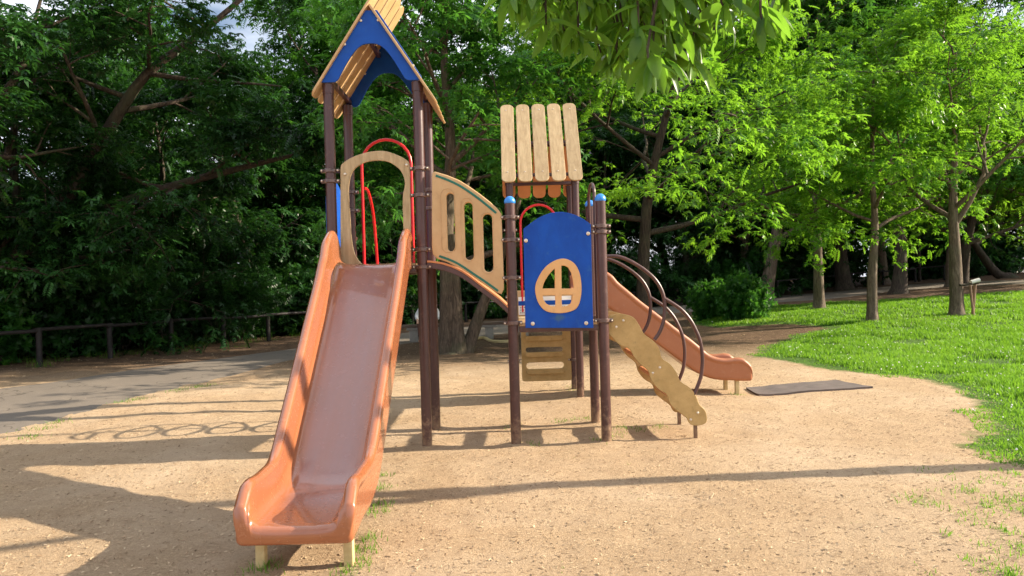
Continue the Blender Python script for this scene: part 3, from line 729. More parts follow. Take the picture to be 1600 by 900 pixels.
# ================================================================== RUBBER MAT, BENCHES, FENCE
MP = [G(1166, 604), (G(1186, 614)), G(1364, 607), G(1306, 596)]
bm = bmesh.new(); vs = []
lo_ = []; 
for j in range(9):
    for i in range(25):
        u, v = i / 24, j / 8
        p = (Vector(MP[0]) * (1 - v) + Vector(MP[1]) * v) * (1 - u) + (Vector(MP[3]) * (1 - v) + Vector(MP[2]) * v) * u
        vs.append(bm.verts.new((p.x, p.y, zg(p.x, p.y) + .026 + .004 * noise.noise((p.x * 3, p.y * 3, 5)))))
for j in range(8):
    for i in range(24): bm.faces.new((vs[j * 25 + i], vs[j * 25 + i + 1], vs[(j + 1) * 25 + i + 1], vs[(j + 1) * 25 + i]))
ex = bmesh.ops.extrude_face_region(bm, geom=bm.faces[:])
bmesh.ops.translate(bm, verts=[e for e in ex['geom'] if isinstance(e, bmesh.types.BMVert)], vec=(0, 0, -.03))
tag(link('rubber_mat', bmesh_to(bm, 'rubber_mat'), 'mat'), 'worn dark brown rubber mat lying on the sand at the foot of the rear slide', 'mat')

def bench(px, Y, label, ln=1.8, rot=0):
    X = (px - 800) / FPX * Y; g = zg(X, Y)
    b_ = empty('bench', (X, Y, g), label, 'bench', 'benches beside the path')
    box('seat', (X - ln / 2, Y - .22, g + .42), (X + ln / 2, Y + .22, g + .50), 'bench', b_, .01)
    for sx in (-1, 1):
        cx = X + sx * (ln / 2 - .38)
        bm = bmesh.new(); add_box(bm, (cx - .12, Y - .15, g - .05), (cx + .12, Y + .15, g + .34), .01); add_box(bm, (cx - .2, Y - .19, g + .342), (cx + .2, Y + .19, g + .418), .01)
        link('leg', bmesh_to(bm, 'leg'), 'concrete', b_)
    return X, g
bench(790, 20.6, 'brown plank bench on thick stone legs right of the forked tree')
BX, BGz = bench(668, 20.2, 'brown plank bench under the seated person in white', 1.6)

FP = [(-300, 612), (-120, 592), (-30, 583), (62, 573), (173, 560), (268, 548), (350, 541), (420, 533), (485, 527), (560, 519), (645, 511), (728, 503), (815, 497), (905, 490), (990, 483), (1073, 475), (1145, 470), (1215, 465), (1275, 457), (1330, 450), (1380, 446), (1430, 441), (1476, 438)]
fen = empty('fence', (*G(420, 533), 0), 'low dark wooden post and rail fence along the far side of the path', 'fence')
fpts = []
for p in FP: a_, b_ = G(*p); fpts.append(Vector((a_, b_, zg(a_, b_))))
for i, p in enumerate(fpts):
    rg = random.Random(i); hgt = .90 + rg.uniform(-.03, .03)
    tube('post', [(p.x, p.y, p.z - .1), (p.x + rg.uniform(-.02, .02), p.y, p.z + hgt)], .065, 'fence', fen, 10)
    if i < len(fpts) - 1:
        q = fpts[i + 1]; dz = -.03 if i % 2 else -.06
        dd = (q - p).normalized() * .08
        tube('rail', [p - dd + Vector((0, -.03, .88 + dz)), q + dd + Vector((0, -.03, .88 + dz))], .045, 'fence', fen, 10)

# ================================================================== PERSON
def skin_body(name, V, Eg, rad, m, parent=None, sub=2):
    me = bpy.data.meshes.new(name); me.from_pydata(V, Eg, []); o = bpy.data.objects.new('tmp', me); C.objects.link(o)
    md = o.modifiers.new('s', 'SKIN')
    for i, r_ in enumerate(rad): me.skin_vertices[0].data[i].radius = (r_, r_) if not hasattr(r_, '__len__') else r_
    me.skin_vertices[0].data[0].use_root = True
    sb = o.modifiers.new('b', 'SUBSURF'); sb.levels = sub; sb.render_levels = sub
    dg = bpy.context.evaluated_depsgraph_get(); dg.update()
    out = bpy.data.meshes.new_from_object(o.evaluated_get(dg)); out.name = name; bpy.data.objects.remove(o)
    return out
per = empty('person', (BX, 20.2, BGz + .0), 'person in white shirt sitting on a bench left of the forked tree', 'person')
V, E_, Rr = [], [], []
def vtx(p, r_): V.append(p); Rr.append(r_); return len(V) - 1
pel = vtx((0, 0, .58), (.15, .11)); sp1 = vtx((0, -.03, .78), (.135, .10)); ch = vtx((0, -.06, .95), (.15, .105)); nk = vtx((0, -.07, 1.08), (.055, .055)); hd0 = vtx((0, -.085, 1.17), (.07, .08)); hd1 = vtx((0, -.09, 1.27), (.078, .095)); hd2 = vtx((0, -.085, 1.34), (.05, .06))
E_ += [(pel, sp1), (sp1, ch), (ch, nk), (nk, hd0), (hd0, hd1), (hd1, hd2)]
for s_ in (-1, 1):
    sh_ = vtx((s_ * .19, -.06, 1.0), (.06, .06)); el = vtx((s_ * .33, -.12, .76), (.042, .042)); wr = vtx((s_ * .27, -.33, .60), (.028, .028)); ha = vtx((s_ * .25, -.41, .585), (.035, .018))
    E_ += [(ch, sh_), (sh_, el), (el, wr), (wr, ha)]
    for fi in range(4):
        f1 = vtx((s_ * (.225 + .018 * fi), -.47, .575), (.009, .009)); f2 = vtx((s_ * (.222 + .019 * fi), -.505 + .006 * abs(fi - 1.5), .545), (.008, .008)); E_ += [(ha, f1), (f1, f2)]
    th_ = vtx((s_ * .205, -.43, .575), (.010, .010)); E_ += [(ha, th_)]
    hp = vtx((s_ * .10, -.02, .56), (.095, .09)); kn = vtx((s_ * .20, -.45, .52), (.062, .062)); an = vtx((s_ * .19, -.43, .10), (.04, .04)); to = vtx((s_ * .20, -.60, .045), (.04, .03))
    E_ += [(pel, hp), (hp, kn), (kn, an), (an, to)]
body = skin_body('body', V, E_, Rr, 'skin')
o = link('body', body, 'skin', per); o.matrix_parent_inverse = Matrix.Identity(4)
V, E_, Rr = [], [], []
pel = vtx((0, 0, .57), (.165, .125)); sp1 = vtx((0, -.03, .78), (.155, .12)); ch = vtx((0, -.06, .95), (.168, .122)); tp = vtx((0, -.068, 1.045), (.08, .07)); E_ += [(pel, sp1), (sp1, ch), (ch, tp)]
for s_ in (-1, 1):
    sh_ = vtx((s_ * .19, -.06, .995), (.078, .078)); el = vtx((s_ * .335, -.12, .76), (.062, .062)); wr = vtx((s_ * .283, -.27, .645), (.052, .052)); E_ += [(ch, sh_), (sh_, el), (el, wr)]
o = link('shirt', skin_body('shirt', V, E_, Rr, 'shirt'), 'shirt', per); o.matrix_parent_inverse = Matrix.Identity(4)
V, E_, Rr = [], [], []
pel = vtx((0, 0, .55), (.165, .12))
for s_ in (-1, 1):
    hp = vtx((s_ * .11, -.03, .555), (.11, .10)); kn = vtx((s_ * .20, -.45, .525), (.08, .08)); an = vtx((s_ * .19, -.43, .14), (.06, .06)); E_ += [(pel, hp), (hp, kn), (kn, an)]
o = link('trousers', skin_body('trousers', V, E_, Rr, 'trouser'), 'trouser', per); o.matrix_parent_inverse = Matrix.Identity(4)
bm = bmesh.new(); bmesh.ops.create_uvsphere(bm, u_segments=16, v_segments=12, radius=1)
for v in bm.verts:
    n_ = v.co.copy(); v.co = Vector((n_.x * .098, n_.y * .115, max(n_.z, -.35) * .115)) + Vector((0, -.075 + (.03 if n_.y < 0 and n_.z < .3 else 0), 1.29))
o = link('hair', bmesh_to(bm, 'hair'), 'hair', per); o.matrix_parent_inverse = Matrix.Identity(4)
bm = bmesh.new()
for s_ in (-1, 1):
    r_ = bmesh.ops.create_uvsphere(bm, u_segments=8, v_segments=6, radius=.011); bmesh.ops.translate(bm, verts=r_['verts'], vec=(s_ * .032, -.178, 1.245))
o = link('eyes', bmesh_to(bm, 'eyes'), 'black', per); o.matrix_parent_inverse = Matrix.Identity(4)
per.location = (BX, 20.2, BGz)

# ================================================================== TREES
def rotmats(dirs, roll):
    d = dirs / np.linalg.norm(dirs, axis=1, keepdims=True)
    ref = np.tile([0, 0, 1.0], (len(d), 1)); ref[np.abs(d[:, 2]) > .97] = [0, 1.0, 0]
    s = np.cross(ref, d); s /= np.linalg.norm(s, axis=1, keepdims=True); u = np.cross(d, s)
    c, sn = np.cos(roll)[:, None], np.sin(roll)[:, None]
    s2_ = s * c + u * sn; u2_ = -s * sn + u * c
    return np.stack([d, s2_, u2_], -1)       # columns: x=dir, y=side, z=up
def leaflet(base, d, up, L, W):
    d = Vector(d).normalized(); s = d.cross(Vector(up)).normalized(); n_ = s.cross(d)
    b0 = Vector(base); tip = b0 + d * L - n_ * L * .12
    return [b0, b0 + d * L * .45 + s * W / 2 + n_ * W * .12, tip, b0 + d * L * .45 - s * W / 2 + n_ * W * .12]
def spray_pinnate(nl=6, L=.42, lf=.15, wf=.046, droop=.35):
    V = []
    for k in range(nl):
        t_ = .25 + .75 * k / (nl - 1); bx = L * t_; bz = -droop * L * t_ * t_
        for s in (-1, 1):
            sc_ = 1 - .35 * abs(t_ - .6)
            V += leaflet((bx, 0, bz), (.55, s * .85, -.28), (0, 0, 1), lf * sc_, wf * sc_)
    V += leaflet((L, 0, -droop * L), (1, 0, -.5), (0, 0, 1), lf, wf)
    return np.array([list(v) for v in V])
def spray_whorl(n=8, lf=.11, wf=.042, seed=0):
    rg = random.Random(seed); V = []
    for k in range(n):
        a_ = 2 * math.pi * k / n + rg.uniform(-.3, .3); e = rg.uniform(-.2, .9)
        V += leaflet((.03 * (k % 3), 0, 0), (.55 + e * .4, math.cos(a_), math.sin(a_)), (1, 0, .1), lf * rg.uniform(.75, 1.15), wf)
    return np.array([list(v) for v in V])
def scatter(name, tmpl, pos, dirs, rng, scale=(.8, 1.25), rollamp=.6, rndbase=None):
    n_ = len(pos); Rm = rotmats(dirs, rng.uniform(-rollamp, rollamp, n_)); sc_ = rng.uniform(*scale, n_)
    ti = rng.integers(0, len(tmpl), n_); K = len(tmpl[0])
    T = np.stack(tmpl)[ti]                                 # n,K,3
    Vv = np.einsum('nij,nkj->nki', Rm, T * sc_[:, None, None]) + pos[:, None, :]
    Vv = Vv.reshape(-1, 3); nv = len(Vv)
    base = rng.uniform(0, 1, n_) if rndbase is None else rndbase
    rn = np.repeat(base, K) * .75 + np.repeat(rng.uniform(0, 1, n_ * K // 4), 4) * .25
    return np_mesh(name, Vv, 4, np.arange(nv), rn)
def skeleton(rng, H, r0, clear, spread, n1=9, n2=5, n3=4, trunk=None, up1=.45, droop=.12):
    """returns tubes [(pts, radii)] and twigs [(pos, dir)]"""
    tubes, tw = [], []
    if trunk is None:
        P = [Vector((0, 0, 0))]; d = Vector((rng.normal(0, .05), rng.normal(0, .05), 1)).normalized(); k = 8
        for i in range(k):
            d = (d + Vector((rng.normal(0, .07), rng.normal(0, .07), .05))).normalized(); P.append(P[-1] + d * H * .85 / k)
    else: P = [Vector(p) for p in trunk]; P = catmull(P, 3, False)
    n_ = len(P); rad = [r0 * (1.0 - .8 * i / (n_ - 1)) * (1.35 if i == 0 else 1) for i in range(n_)]
    # root flare
    P2 = [P[0] - Vector((0, 0, .15)), P[0] + (P[1] - P[0]) * .06, P[0] + (P[1] - P[0]) * .22] + P[1:]; rad2 = [r0 * 1.75, r0 * 1.45, r0 * 1.1] + rad[1:]
    tubes.append((P2, rad2, 12))
    def branch(p, d, L, r_, lev):
        pts = [p]; rr = [r_]; k = 5 if lev < 3 else 3
        for i in range(k):
            d = (d + Vector((rng.normal(0, .16), rng.normal(0, .16), rng.normal(0, .10) + (.05 if lev == 1 else -droop * .6)))).normalized()
            pts.append(pts[-1] + d * L / k); rr.append(r_ * (1 - .78 * (i + 1) / k))
        if lev <= 3: tubes.append((pts, rr, 7 if lev == 1 else (5 if lev == 2 else 3)))
        if lev == 3:
            for q in pts[1:]: tw.append((q, d))
            return
        if lev == 2: tw.extend([(q, (d + Vector((0, 0, -.2))).normalized()) for q in pts[2:]])
        if lev == 1: tw.extend([(pts[-1], d), (pts[-2], d)])
        nn = n2 if lev == 1 else n3
        for j in range(nn):
            t_ = .3 + .7 * (j + rng.uniform(.2, .9)) / nn; t_ = min(t_, .999); f_ = t_ * k; i = int(f_); q = pts[i].lerp(pts[i + 1], f_ - i)
            ax = (pts[i + 1] - pts[i]).normalized(); side = ax.orthogonal().normalized(); side.rotate(Matrix.Rotation(rng.uniform(0, 6.283), 3, ax))
            side.z *= .55; nd = (ax * .55 + side * .85).normalized()
            branch(q, nd, L * (.62 - .2 * t_) * rng.uniform(.8, 1.2), rr[i] * .62, lev + 1)
    for j in range(n1):
        f_ = clear + (1 - clear) * (j + rng.uniform(0, .8)) / n1; f_ = min(f_, .98) * (n_ - 1); i = int(f_); p = P[i].lerp(P[i + 1], f_ - i)
        az = j * 2.4 + rng.uniform(-.4, .4); el = up1 + .5 * j / n1
        d = Vector((math.cos(az) * math.cos(el), math.sin(az) * math.cos(el), math.sin(el)))
        L = spread * (1.05 - .45 * (j / n1)) * rng.uniform(.85, 1.15)
        branch(p, d, L, max(rad[i] * .55, .02), 1)
    return tubes, tw
def tree_meshes(seed, H, r0, clear, spread, mleaf, mbark, per_twig=3, tmpl=None, trunk=None, n1=9, n2=5, n3=4, up1=.45, scale=(.8, 1.25), extra_tubes=None, jitter=.25, droop=.12):
    rng = np.random.default_rng(seed)
    tubes, tw = skeleton(rng, H, r0, clear, spread, n1, n2, n3, trunk, up1, droop)
    if extra_tubes: tubes += extra_tubes
    bm = bmesh.new()
    for pts, rr, sg_ in tubes: add_tube(bm, pts, rr, sg_, False)
    tm = bmesh_to(bm, 'trunk'); tm.materials.append(M[mbark])
    a0 = np.array([list(p) for p, d in tw]); d0 = np.array([list(d) for p, d in tw])
    pos = np.repeat(a0, per_twig, 0); dr = np.repeat(d0, per_twig, 0)
    pos = pos + rng.normal(0, jitter, pos.shape) * [1, 1, .35]
    dr = dr * [.5, .5, .3] + rng.normal(0, .65, dr.shape) * [1, 1, .2]; dr[:, 2] -= .12
    # clump tone: neighbouring sprays share it
    base = np.array([noise.noise((p[0] * .8, p[1] * .8, p[2] * 1.1 + seed)) for p in pos]) * 1.3 + .48
    base = np.clip(base + rng.normal(0, .2, len(pos)), 0, 1)
    cm = scatter('crown', tmpl or TUFT, pos, dr, rng, scale, .6, base); cm.materials.append(M[mleaf])
    return tm, cm
def spray_tuft(n, lf, wf, seed):
    rg = random.Random(seed); V = []
    for g_ in range(2):
        o_ = (.16 * g_, rg.uniform(-.05, .05), rg.uniform(-.03, .03) - .04 * g_)
        for k in range(n):
            a_ = math.pi * (k / (n - 1) - .5) * 1.7 + rg.uniform(-.15, .15)
            V += leaflet(o_, (math.cos(a_), math.sin(a_), rg.uniform(-.85, .1)), (0, 0, 1), lf * rg.uniform(.55, 1.2) * (1 - .2 * abs(a_) / 1.5), wf * rg.uniform(.85, 1.15))
    return np.array([list(v) for v in V])
PIN = [spray_pinnate(5, .44, .17, .055), spray_pinnate(5, .38, .15, .05, .5)]
TUFT = [spray_tuft(7, .18, .054, i) for i in range(8)] + [spray_pinnate(7, .40, .14, .045, .3)[:56] for i in range(1)]
TUFTBIG = [spray_tuft(6, .24, .072, 20 + i) for i in range(6)] + [spray_pinnate(6, .52, .21, .07, .5)[:48] for i in range(1)]
PINBIG = [spray_pinnate(4, .52, .24, .085), spray_pinnate(4, .46, .22, .08, .55)]
WH = [spray_whorl(8, .12, .05, i) for i in range(3)]
def place_tree(meshes, loc, rz, sc_, name, label, group=None, cat='tree'):
    e = empty(name, loc, label, cat, group); e.rotation_euler.z = rz; e.scale = (sc_,) * 3 if not hasattr(sc_, '__len__') else sc_
    for me, nm in zip(meshes, ('trunk', 'crown')):
        o = bpy.data.objects.new(nm, me); C.objects.link(o); o.parent = e
        if nm == 'trunk': me.shade_smooth()
    return e
def gl(px, py): a_, b_ = G(px, py); return (a_, b_, zg(a_, b_))

# individual trees in view
T = tree_meshes(11, 11, .20, .27, 5.6, 'leaf_bright', 'barkdark', 6, n1=15, scale=(.55, 1.0), up1=.15, n2=6, n3=5)
place_tree(T, (3.45, 18.6, zg(3.45, 18.6)), .4, 1.0, 'broadleaf_tree', 'large spreading bright green tree with dark trunk behind the curved stair rails')
T = tree_meshes(12, 7.5, .20, .46, 3.0, 'leaf_bright', 'bark', 3, n1=10, up1=.3, trunk=[(0, 0, 0), (0, 0, 1.4), (.05, 0, 2.8), (.1, 0, 4.4), (0, .1, 6.4)])
place_tree(T, gl(1280, 483), 1.0, 1.0, 'broadleaf_tree', 'slim tree with pale brown sunlit trunk just right of the shrub')
T = tree_meshes(13, 8.0, .155, .44, 2.7, 'leaf_bright', 'bark', 4, scale=(.5, .95), n1=11, up1=.35, n3=4, trunk=[(0, 0, 0), (.03, 0, 1.3), (.14, 0, 2.7), (.1, 0, 4.2), (.25, .1, 6.8)])
place_tree(T, gl(1363, 504), 0.0, 1.0, 'broadleaf_tree', 'grey trunked tree with flared foot on the lawn, middle of the three nearest lawn trees')
T = tree_meshes(14, 8.6, .19, .38, 3.6, 'leaf_bright', 'bark', 4, scale=(.5, .95), n1=13, up1=.55, n3=4, trunk=[(0, 0, 0), (.0, 0, 1.5), (-.03, 0, 3.0), (.05, 0, 4.6), (.2, .1, 7.3)])
TST = gl(1495, 494)
place_tree(T, TST, 0.0, 1.0, 'broadleaf_tree', 'many branched lawn tree with wooden stakes beside its trunk')
T = tree_meshes(15, 10, .30, .35, 4.2, 'leaf_mid', 'barkdark', 3, n1=10, up1=.3)
place_tree(T, gl(1404, 459), 1.3, 1.0, 'broadleaf_tree', 'thick dark trunked tree standing on bare earth beside the far path')
# forked centre tree
tr2 = [Vector(p) for p in ((.35, 0, 0), (.62, .05, .75), (1.0, .1, 1.7), (1.5, .2, 3.0), (1.9, .3, 4.4))]
T = tree_meshes(16, 9.5, .25, .27, 3.6, 'leaf_mid', 'barkfork', 4, n1=13, trunk=[(0, 0, 0), (.0, 0, 1.3), (-.05, 0, 2.8), (.1, .1, 4.8), (0, .1, 6.8), (.1, 0, 8.5)],
                extra_tubes=[([Vector((.3, 0, -.1))] + catmull(tr2, 3, False), [.27] + [.17 * (1 - .06 * i) for i in range(13)], 10), ([Vector(p) for p in ((.17, -.08, -.1), (.14, -.1, .5), (.13, -.06, 1.6), (.1, -.05, 2.8))], [.26, .17, .13, .12], 10), ([Vector(p) for p in ((-.14, -.06, -.1), (-.1, -.08, .5), (-.08, -.05, 1.6), (-.08, 0, 2.8))], [.27, .18, .15, .14], 10)])
place_tree(T, gl(706, 552), 0, 1.0, 'forked_tree', 'tree with thick fluted trunk and a second leaning stem seen under the bridge')
# leaning dark trees on the left
def px3(P, Y): return [Vector((F(a_, b_, Y)[0], 0, F(a_, b_, Y)[1])) for a_, b_ in P]
def lean_tree(P, Y, Yoff, r0, seed, label, extra=(), sp=3.2, ml='leaf_dark', n1=9, clear=.2):
    pts = px3(P, Y); b0 = pts[0].copy(); g = zg(b0.x, Y + Yoff); off = Vector((b0.x, 0, g))
    pts = [p - off for p in pts]; pts[0].z = 0
    ex_ = []
    for Q, r_ in extra:
        qq = [p - off for p in px3(Q, Y)]; ex_.append((catmull(qq, 3, False), [r_ * (1 - .75 * i / (3 * (len(qq) - 1))) for i in range(3 * (len(qq) - 1) + 1)], 8))
    Tm = tree_meshes(seed, 9, r0, clear, sp, ml, 'barkdark', 3, trunk=pts, extra_tubes=ex_, n1=n1, up1=.0, n3=4)
    return place_tree(Tm, (b0.x, Y + Yoff, g), 0, 1, 'leaning_tree', label)
lean_tree([(-60, 560), (30, 400), (110, 300), (178, 190), (231, 115), (311, 55), (400, -20)], 17.2, 0, .24, 21, 'dark tree leaning to the right over the left end of the fence', [([(231, 115), (300, 125), (380, 130), (440, 135)], .07)])
lean_tree([(-40, 480 + 90), (20, 410), (133, 340), (267, 292), (380, 262), (470, 240)], 18.5, 0, .22, 22, 'low dark tree with nearly level trunk reaching right above the fence', [([(44, 378), (20, 250), (40, 100), (70, -20)], .13)])
lean_tree([(-330, 600), (-160, 400), (-60, 250), (20, 130), (80, 20)], 15.0, 0, .2, 23, 'dark tree at the left edge with its boughs drooping into view', sp=3.4)

# the woods behind the fence: four source trees, copied
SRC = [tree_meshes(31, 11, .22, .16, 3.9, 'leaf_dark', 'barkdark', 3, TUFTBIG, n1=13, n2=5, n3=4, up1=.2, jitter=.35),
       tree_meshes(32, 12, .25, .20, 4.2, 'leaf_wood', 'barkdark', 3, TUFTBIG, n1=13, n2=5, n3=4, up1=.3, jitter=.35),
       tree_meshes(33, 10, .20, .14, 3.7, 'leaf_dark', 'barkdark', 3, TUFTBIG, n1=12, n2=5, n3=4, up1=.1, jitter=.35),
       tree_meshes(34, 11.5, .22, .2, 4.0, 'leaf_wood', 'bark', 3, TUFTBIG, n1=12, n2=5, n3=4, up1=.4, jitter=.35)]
rg = random.Random(77)
def along(frac):
    f_ = frac * (len(fpts) - 1); i = min(int(f_), len(fpts) - 2); return fpts[i].lerp(fpts[i + 1], f_ - i)
wood = []
arc = [0]
for p, q in zip(fpts, fpts[1:]): arc.append(arc[-1] + (q - p).length)
def at_len(L):
    for i in range(len(arc) - 1):
        if L <= arc[i + 1]: return fpts[i].lerp(fpts[i + 1], (L - arc[i]) / (arc[i + 1] - arc[i])), (fpts[i + 1] - fpts[i]).normalized()
    d = (fpts[-1] - fpts[-2]).normalized(); return fpts[-1] + d * (L - arc[-1]), d
k = 0
for row, (off, step, s0) in enumerate(((3.2, 3.6, -9), (7.5, 4.2, -12), (13, 5.0, -14), (20, 6.5, -16))):
    L = s0
    while L < arc[-1] + (18 if row < 2 else 26):
        if L < 0:
            d = (fpts[1] - fpts[0]).normalized(); p = fpts[0] + d * L
        else: p, d = at_len(L)
        nrm = Vector((-d.y, d.x, 0)); q = p + nrm * (off + rg.uniform(-1, 1)) + d * rg.uniform(-1, 1)
        q.z = float(terr(q.x, q.y))
        si = rg.randrange(4)
        if row == 0 and L > arc[-1] - 14: L += step; k += 1; continue       # light gap at the far right
        sc_ = rg.uniform(.85, 1.1) * ((1 + .10 * row) if L > 20 else (.92, .86, .8, .66)[row]) * (1.0 if L < 32 else (1.1 if row == 0 else 1.38))
        wood.append((q, si)); nm = ('woodland_tree', 'woodland_tree')[0]
        place_tree(SRC[si], q, rg.uniform(0, 6.28), sc_, nm, ('tree of the dark woods crowded behind the fence'), 'trees of the woods behind the fence')
        L += step * rg.uniform(.85, 1.15); k += 1
# understory shrubs behind the fence
def shrub_meshes(seed, rx, rz, n, ml, tm=WH, sc_=(.9, 1.4), stems=14):
    rng = np.random.default_rng(seed); bm = bmesh.new(); P, D = [], []
    for s_ in range(stems):
        az = rng.uniform(0, 6.28); r_ = rng.uniform(.2, .95)
        tip = Vector((math.cos(az) * rx * r_, math.sin(az) * rx * r_, rz * (1.05 - .5 * r_ * r_) * rng.uniform(.75, 1.05)))
        b0 = Vector((math.cos(az) * rx * .25 * r_, math.sin(az) * rx * .25 * r_, -.05)); mid_ = b0.lerp(tip, .5) + Vector((0, 0, rz * .08))
        pts = catmull([b0, mid_, tip], 4, False); add_tube(bm, pts, [.022 * (1 - .08 * i) for i in range(len(pts))], 5, False)
        m_ = n // stems
        for _ in range(m_):
            t_ = rng.uniform(.25, 1.0); i = min(int(t_ * (len(pts) - 1)), len(pts) - 2); c0 = pts[i].lerp(pts[i + 1], t_ * (len(pts) - 1) - i)
            o_ = rng.normal(0, .17 * rx, 3); P.append((c0.x + o_[0], c0.y + o_[1], max(c0.z + o_[2], .05)))
            dd = np.array([c0.x, c0.y, rz * .25]) * .6 / rx + rng.normal(0, .5, 3); D.append(dd)
    tmn = bmesh_to(bm, 'stem'); tmn.materials.append(M['barkdark'])
    P = np.array(P); base = np.clip(.5 + .9 * np.array([noise.noise((p[0] * 1.5, p[1] * 1.5, p[2] * 1.5 + seed)) for p in P]) + rng.normal(0, .15, len(P)), 0, 1)
    cm = scatter('foliage', tm, P, np.array(D), rng, sc_, 3.1, base); cm.materials.append(M[ml]); return tmn, cm
def place_shrub(ms, loc, rz, sc_, name, label, group=None, cat='shrub'):
    e = empty(name, loc, label, cat, group); e.rotation_euler.z = rz; e.scale = (sc_,) * 3 if not hasattr(sc_, '__len__') else sc_
    for me, nm in zip(ms, ('stem', 'foliage')):
        o = bpy.data.objects.new(nm, me); C.objects.link(o); o.parent = e
    return e
SH = [shrub_meshes(41, 1.5, 2.4, 1500, 'leaf_dark', PIN, (.6, .95)), shrub_meshes(42, 1.5, 2.2, 1900, 'leaf_dark', WH, (1.2, 1.9)), shrub_meshes(43, 1.3, 2.0, 1900, 'leaf_mid', WH, (1.1, 1.7))]
for row, (off, step) in enumerate(((1.7, 1.7), (4.6, 2.3))):
    L = -7
    while L < arc[-1] + 4:
        if L < 0: d = (fpts[1] - fpts[0]).normalized(); p = fpts[0] + d * L
        else: p, d = at_len(L)
        q = p + Vector((-d.y, d.x, 0)) * (off + rg.uniform(-.3, .5)); q.z = float(terr(q.x, q.y)) - .03
        if row == 0 and L > arc[-1] - 12 : L += step * 1.5; sc_ = .5
        else: sc_ = rg.uniform(.85, 1.2) * (1 if row == 0 else 1.35)
        place_shrub(SH[rg.choice((0, 0, 1, 1, 2)) if row == 0 else rg.choice((0, 1))], q, rg.uniform(0, 6.28), sc_, 'understory_shrub', 'dark leafy shrub of the undergrowth just behind the fence', 'undergrowth behind the fence')
        L += step * rg.uniform(.8, 1.2)
# the clipped shrub on the lawn edge
S = shrub_meshes(51, 1.05, 1.25, 2600, 'leaf_mid', WH, (.8, 1.6), 22)
gx0 = gl(1112, 499); gx1 = gl(1160, 500)
place_shrub(S, gx0, .3, (.74, .75, .85), 'garden_shrub', 'left and darker of two rounded shrubs growing side by side on the lawn edge')
place_shrub(S, gx1, 2.3, (.78, .8, .98), 'garden_shrub', 'right and taller of two rounded shrubs growing side by side on the lawn edge')

# stakes beside the lawn tree, fallen sticks, pole
sx, sy, sz = TST
pxm = sy / FPX
stk = empty('tree_stake', (sx + .28, sy - .1, sz), 'brown wooden stakes with crossbar and white cap beside a lawn tree trunk', 'stake')
tube('pole', [(sx + .36, sy - .1, sz - .1), (sx + .46, sy - .1, sz + .92)], .04, 'stake', stk, 10)
tube('pole', [(sx + .30, sy - .25, sz - .1), (sx + .22, sy - .25, sz + .85)], .03, 'stake', stk, 10)
tube('crossbar', [(sx - .02, sy - .2, sz + .86), (sx + .50, sy - .17, sz + .90)], .03, 'barkdark', stk, 8)
tube('cap', [(sx + .30, sy - .17, sz + .93), (sx + .53, sy - .17, sz + .99)], .055, 'white', stk, 10)
def stick(P, r_, label, m='stake'):
    pts = [Vector((*G(*p), 0)) for p in P]
    for v in pts: v.z = zg(v.x, v.y) + r_ * .7
    o = tube('fallen_branch', catmull(pts, 4, False), r_, m, None, 7); tag(o, label, 'branch')
stick([(1420, 507), (1450, 503), (1482, 500)], .035, 'long straight stick lying on the lawn left of the staked tree')
stick([(745, 531), (757, 530), (768, 535), (790, 536), (806, 534)], .05, 'pale crooked branch lying on the ground in front of the bench', 'legwood')
a_, b_ = G(1437, 440); zz = zg(a_, b_)
pl = tube('pole', [(a_, b_, zz - .1), (a_, b_, zz + 4.6)], .09, 'barkdark', None, 12); tag(pl, 'tall straight dark pole standing among the posts at the far end of the fence', 'pole')
# dark leaning tree far right + neighbour
P = [(1590, 470), (1560, 445), (1535, 410), (1516, 376), (1495, 350), (1460, 300)]
Yl = 38.0
b0 = F(1575, 441, Yl); g = float(terr(b0[0], Yl))
pts = [Vector((F(a1, b1, Yl)[0] - b0[0], 0, F(a1, b1, Yl)[1] - g)) for a1, b1 in [(1578, 441), (1558, 428), (1535, 400), (1516, 372), (1495, 345), (1470, 290)]]; pts[0].z = 0
T = tree_meshes(61, 9, .28, .5, 4, 'leaf_mid', 'barkdark', 3, trunk=pts, n1=9)
place_tree(T, (b0[0], Yl, g), 0, 1, 'leaning_tree', 'dark tree leaning left behind the staked lawn tree at the far right')
T = tree_meshes(62, 10, .26, .35, 4.2, 'leaf_bright', 'barkdark', 3, n1=10)
a_, b_ = G(1548, 447); place_tree(T, (a_, b_ + 2, zg(a_, b_ + 2)), 1, 1, 'broadleaf_tree', 'upright dark tree behind the leaning one at the far right')
T2 = tree_meshes(63, 9, .22, .2, 4.0, 'leaf_bright', 'bark', 3, TUFTBIG, n1=12, up1=.3)
for i, (a_, b_, s_) in enumerate(((36, 58, 1.2), (44, 62, 1.3), (52, 60, 1.3), (30, 64, 1.3), (60, 56, 1.4), (24, 50, 1.2), (41, 46, .95), (49, 44, 1.0), (25, 30, 1.0), (21, 33, 1.05))):
    place_tree(T2, (a_, b_, float(terr(a_, b_))), i * 1.3, s_, 'park_tree', 'sunlit tree standing beyond the lawn at the far right', 'sunlit trees beyond the lawn')
for i, (a_, b_, s_) in enumerate(((-8.2, 30, 1.12), (-14.5, 27, 1.2), (-6, 34, 1.4), (13, 35.5, 1.5), (18.5, 38.5, 1.55), (22.5, 42, 1.6), (17, 47, 1.7), (27, 47, 1.6))):
    place_tree(SRC[(1, 3)[i % 2]], (a_, b_, float(terr(a_, b_))), i * 2.1, s_, 'woodland_tree', 'tree of the dark woods crowded behind the fence', 'trees of the woods behind the fence')
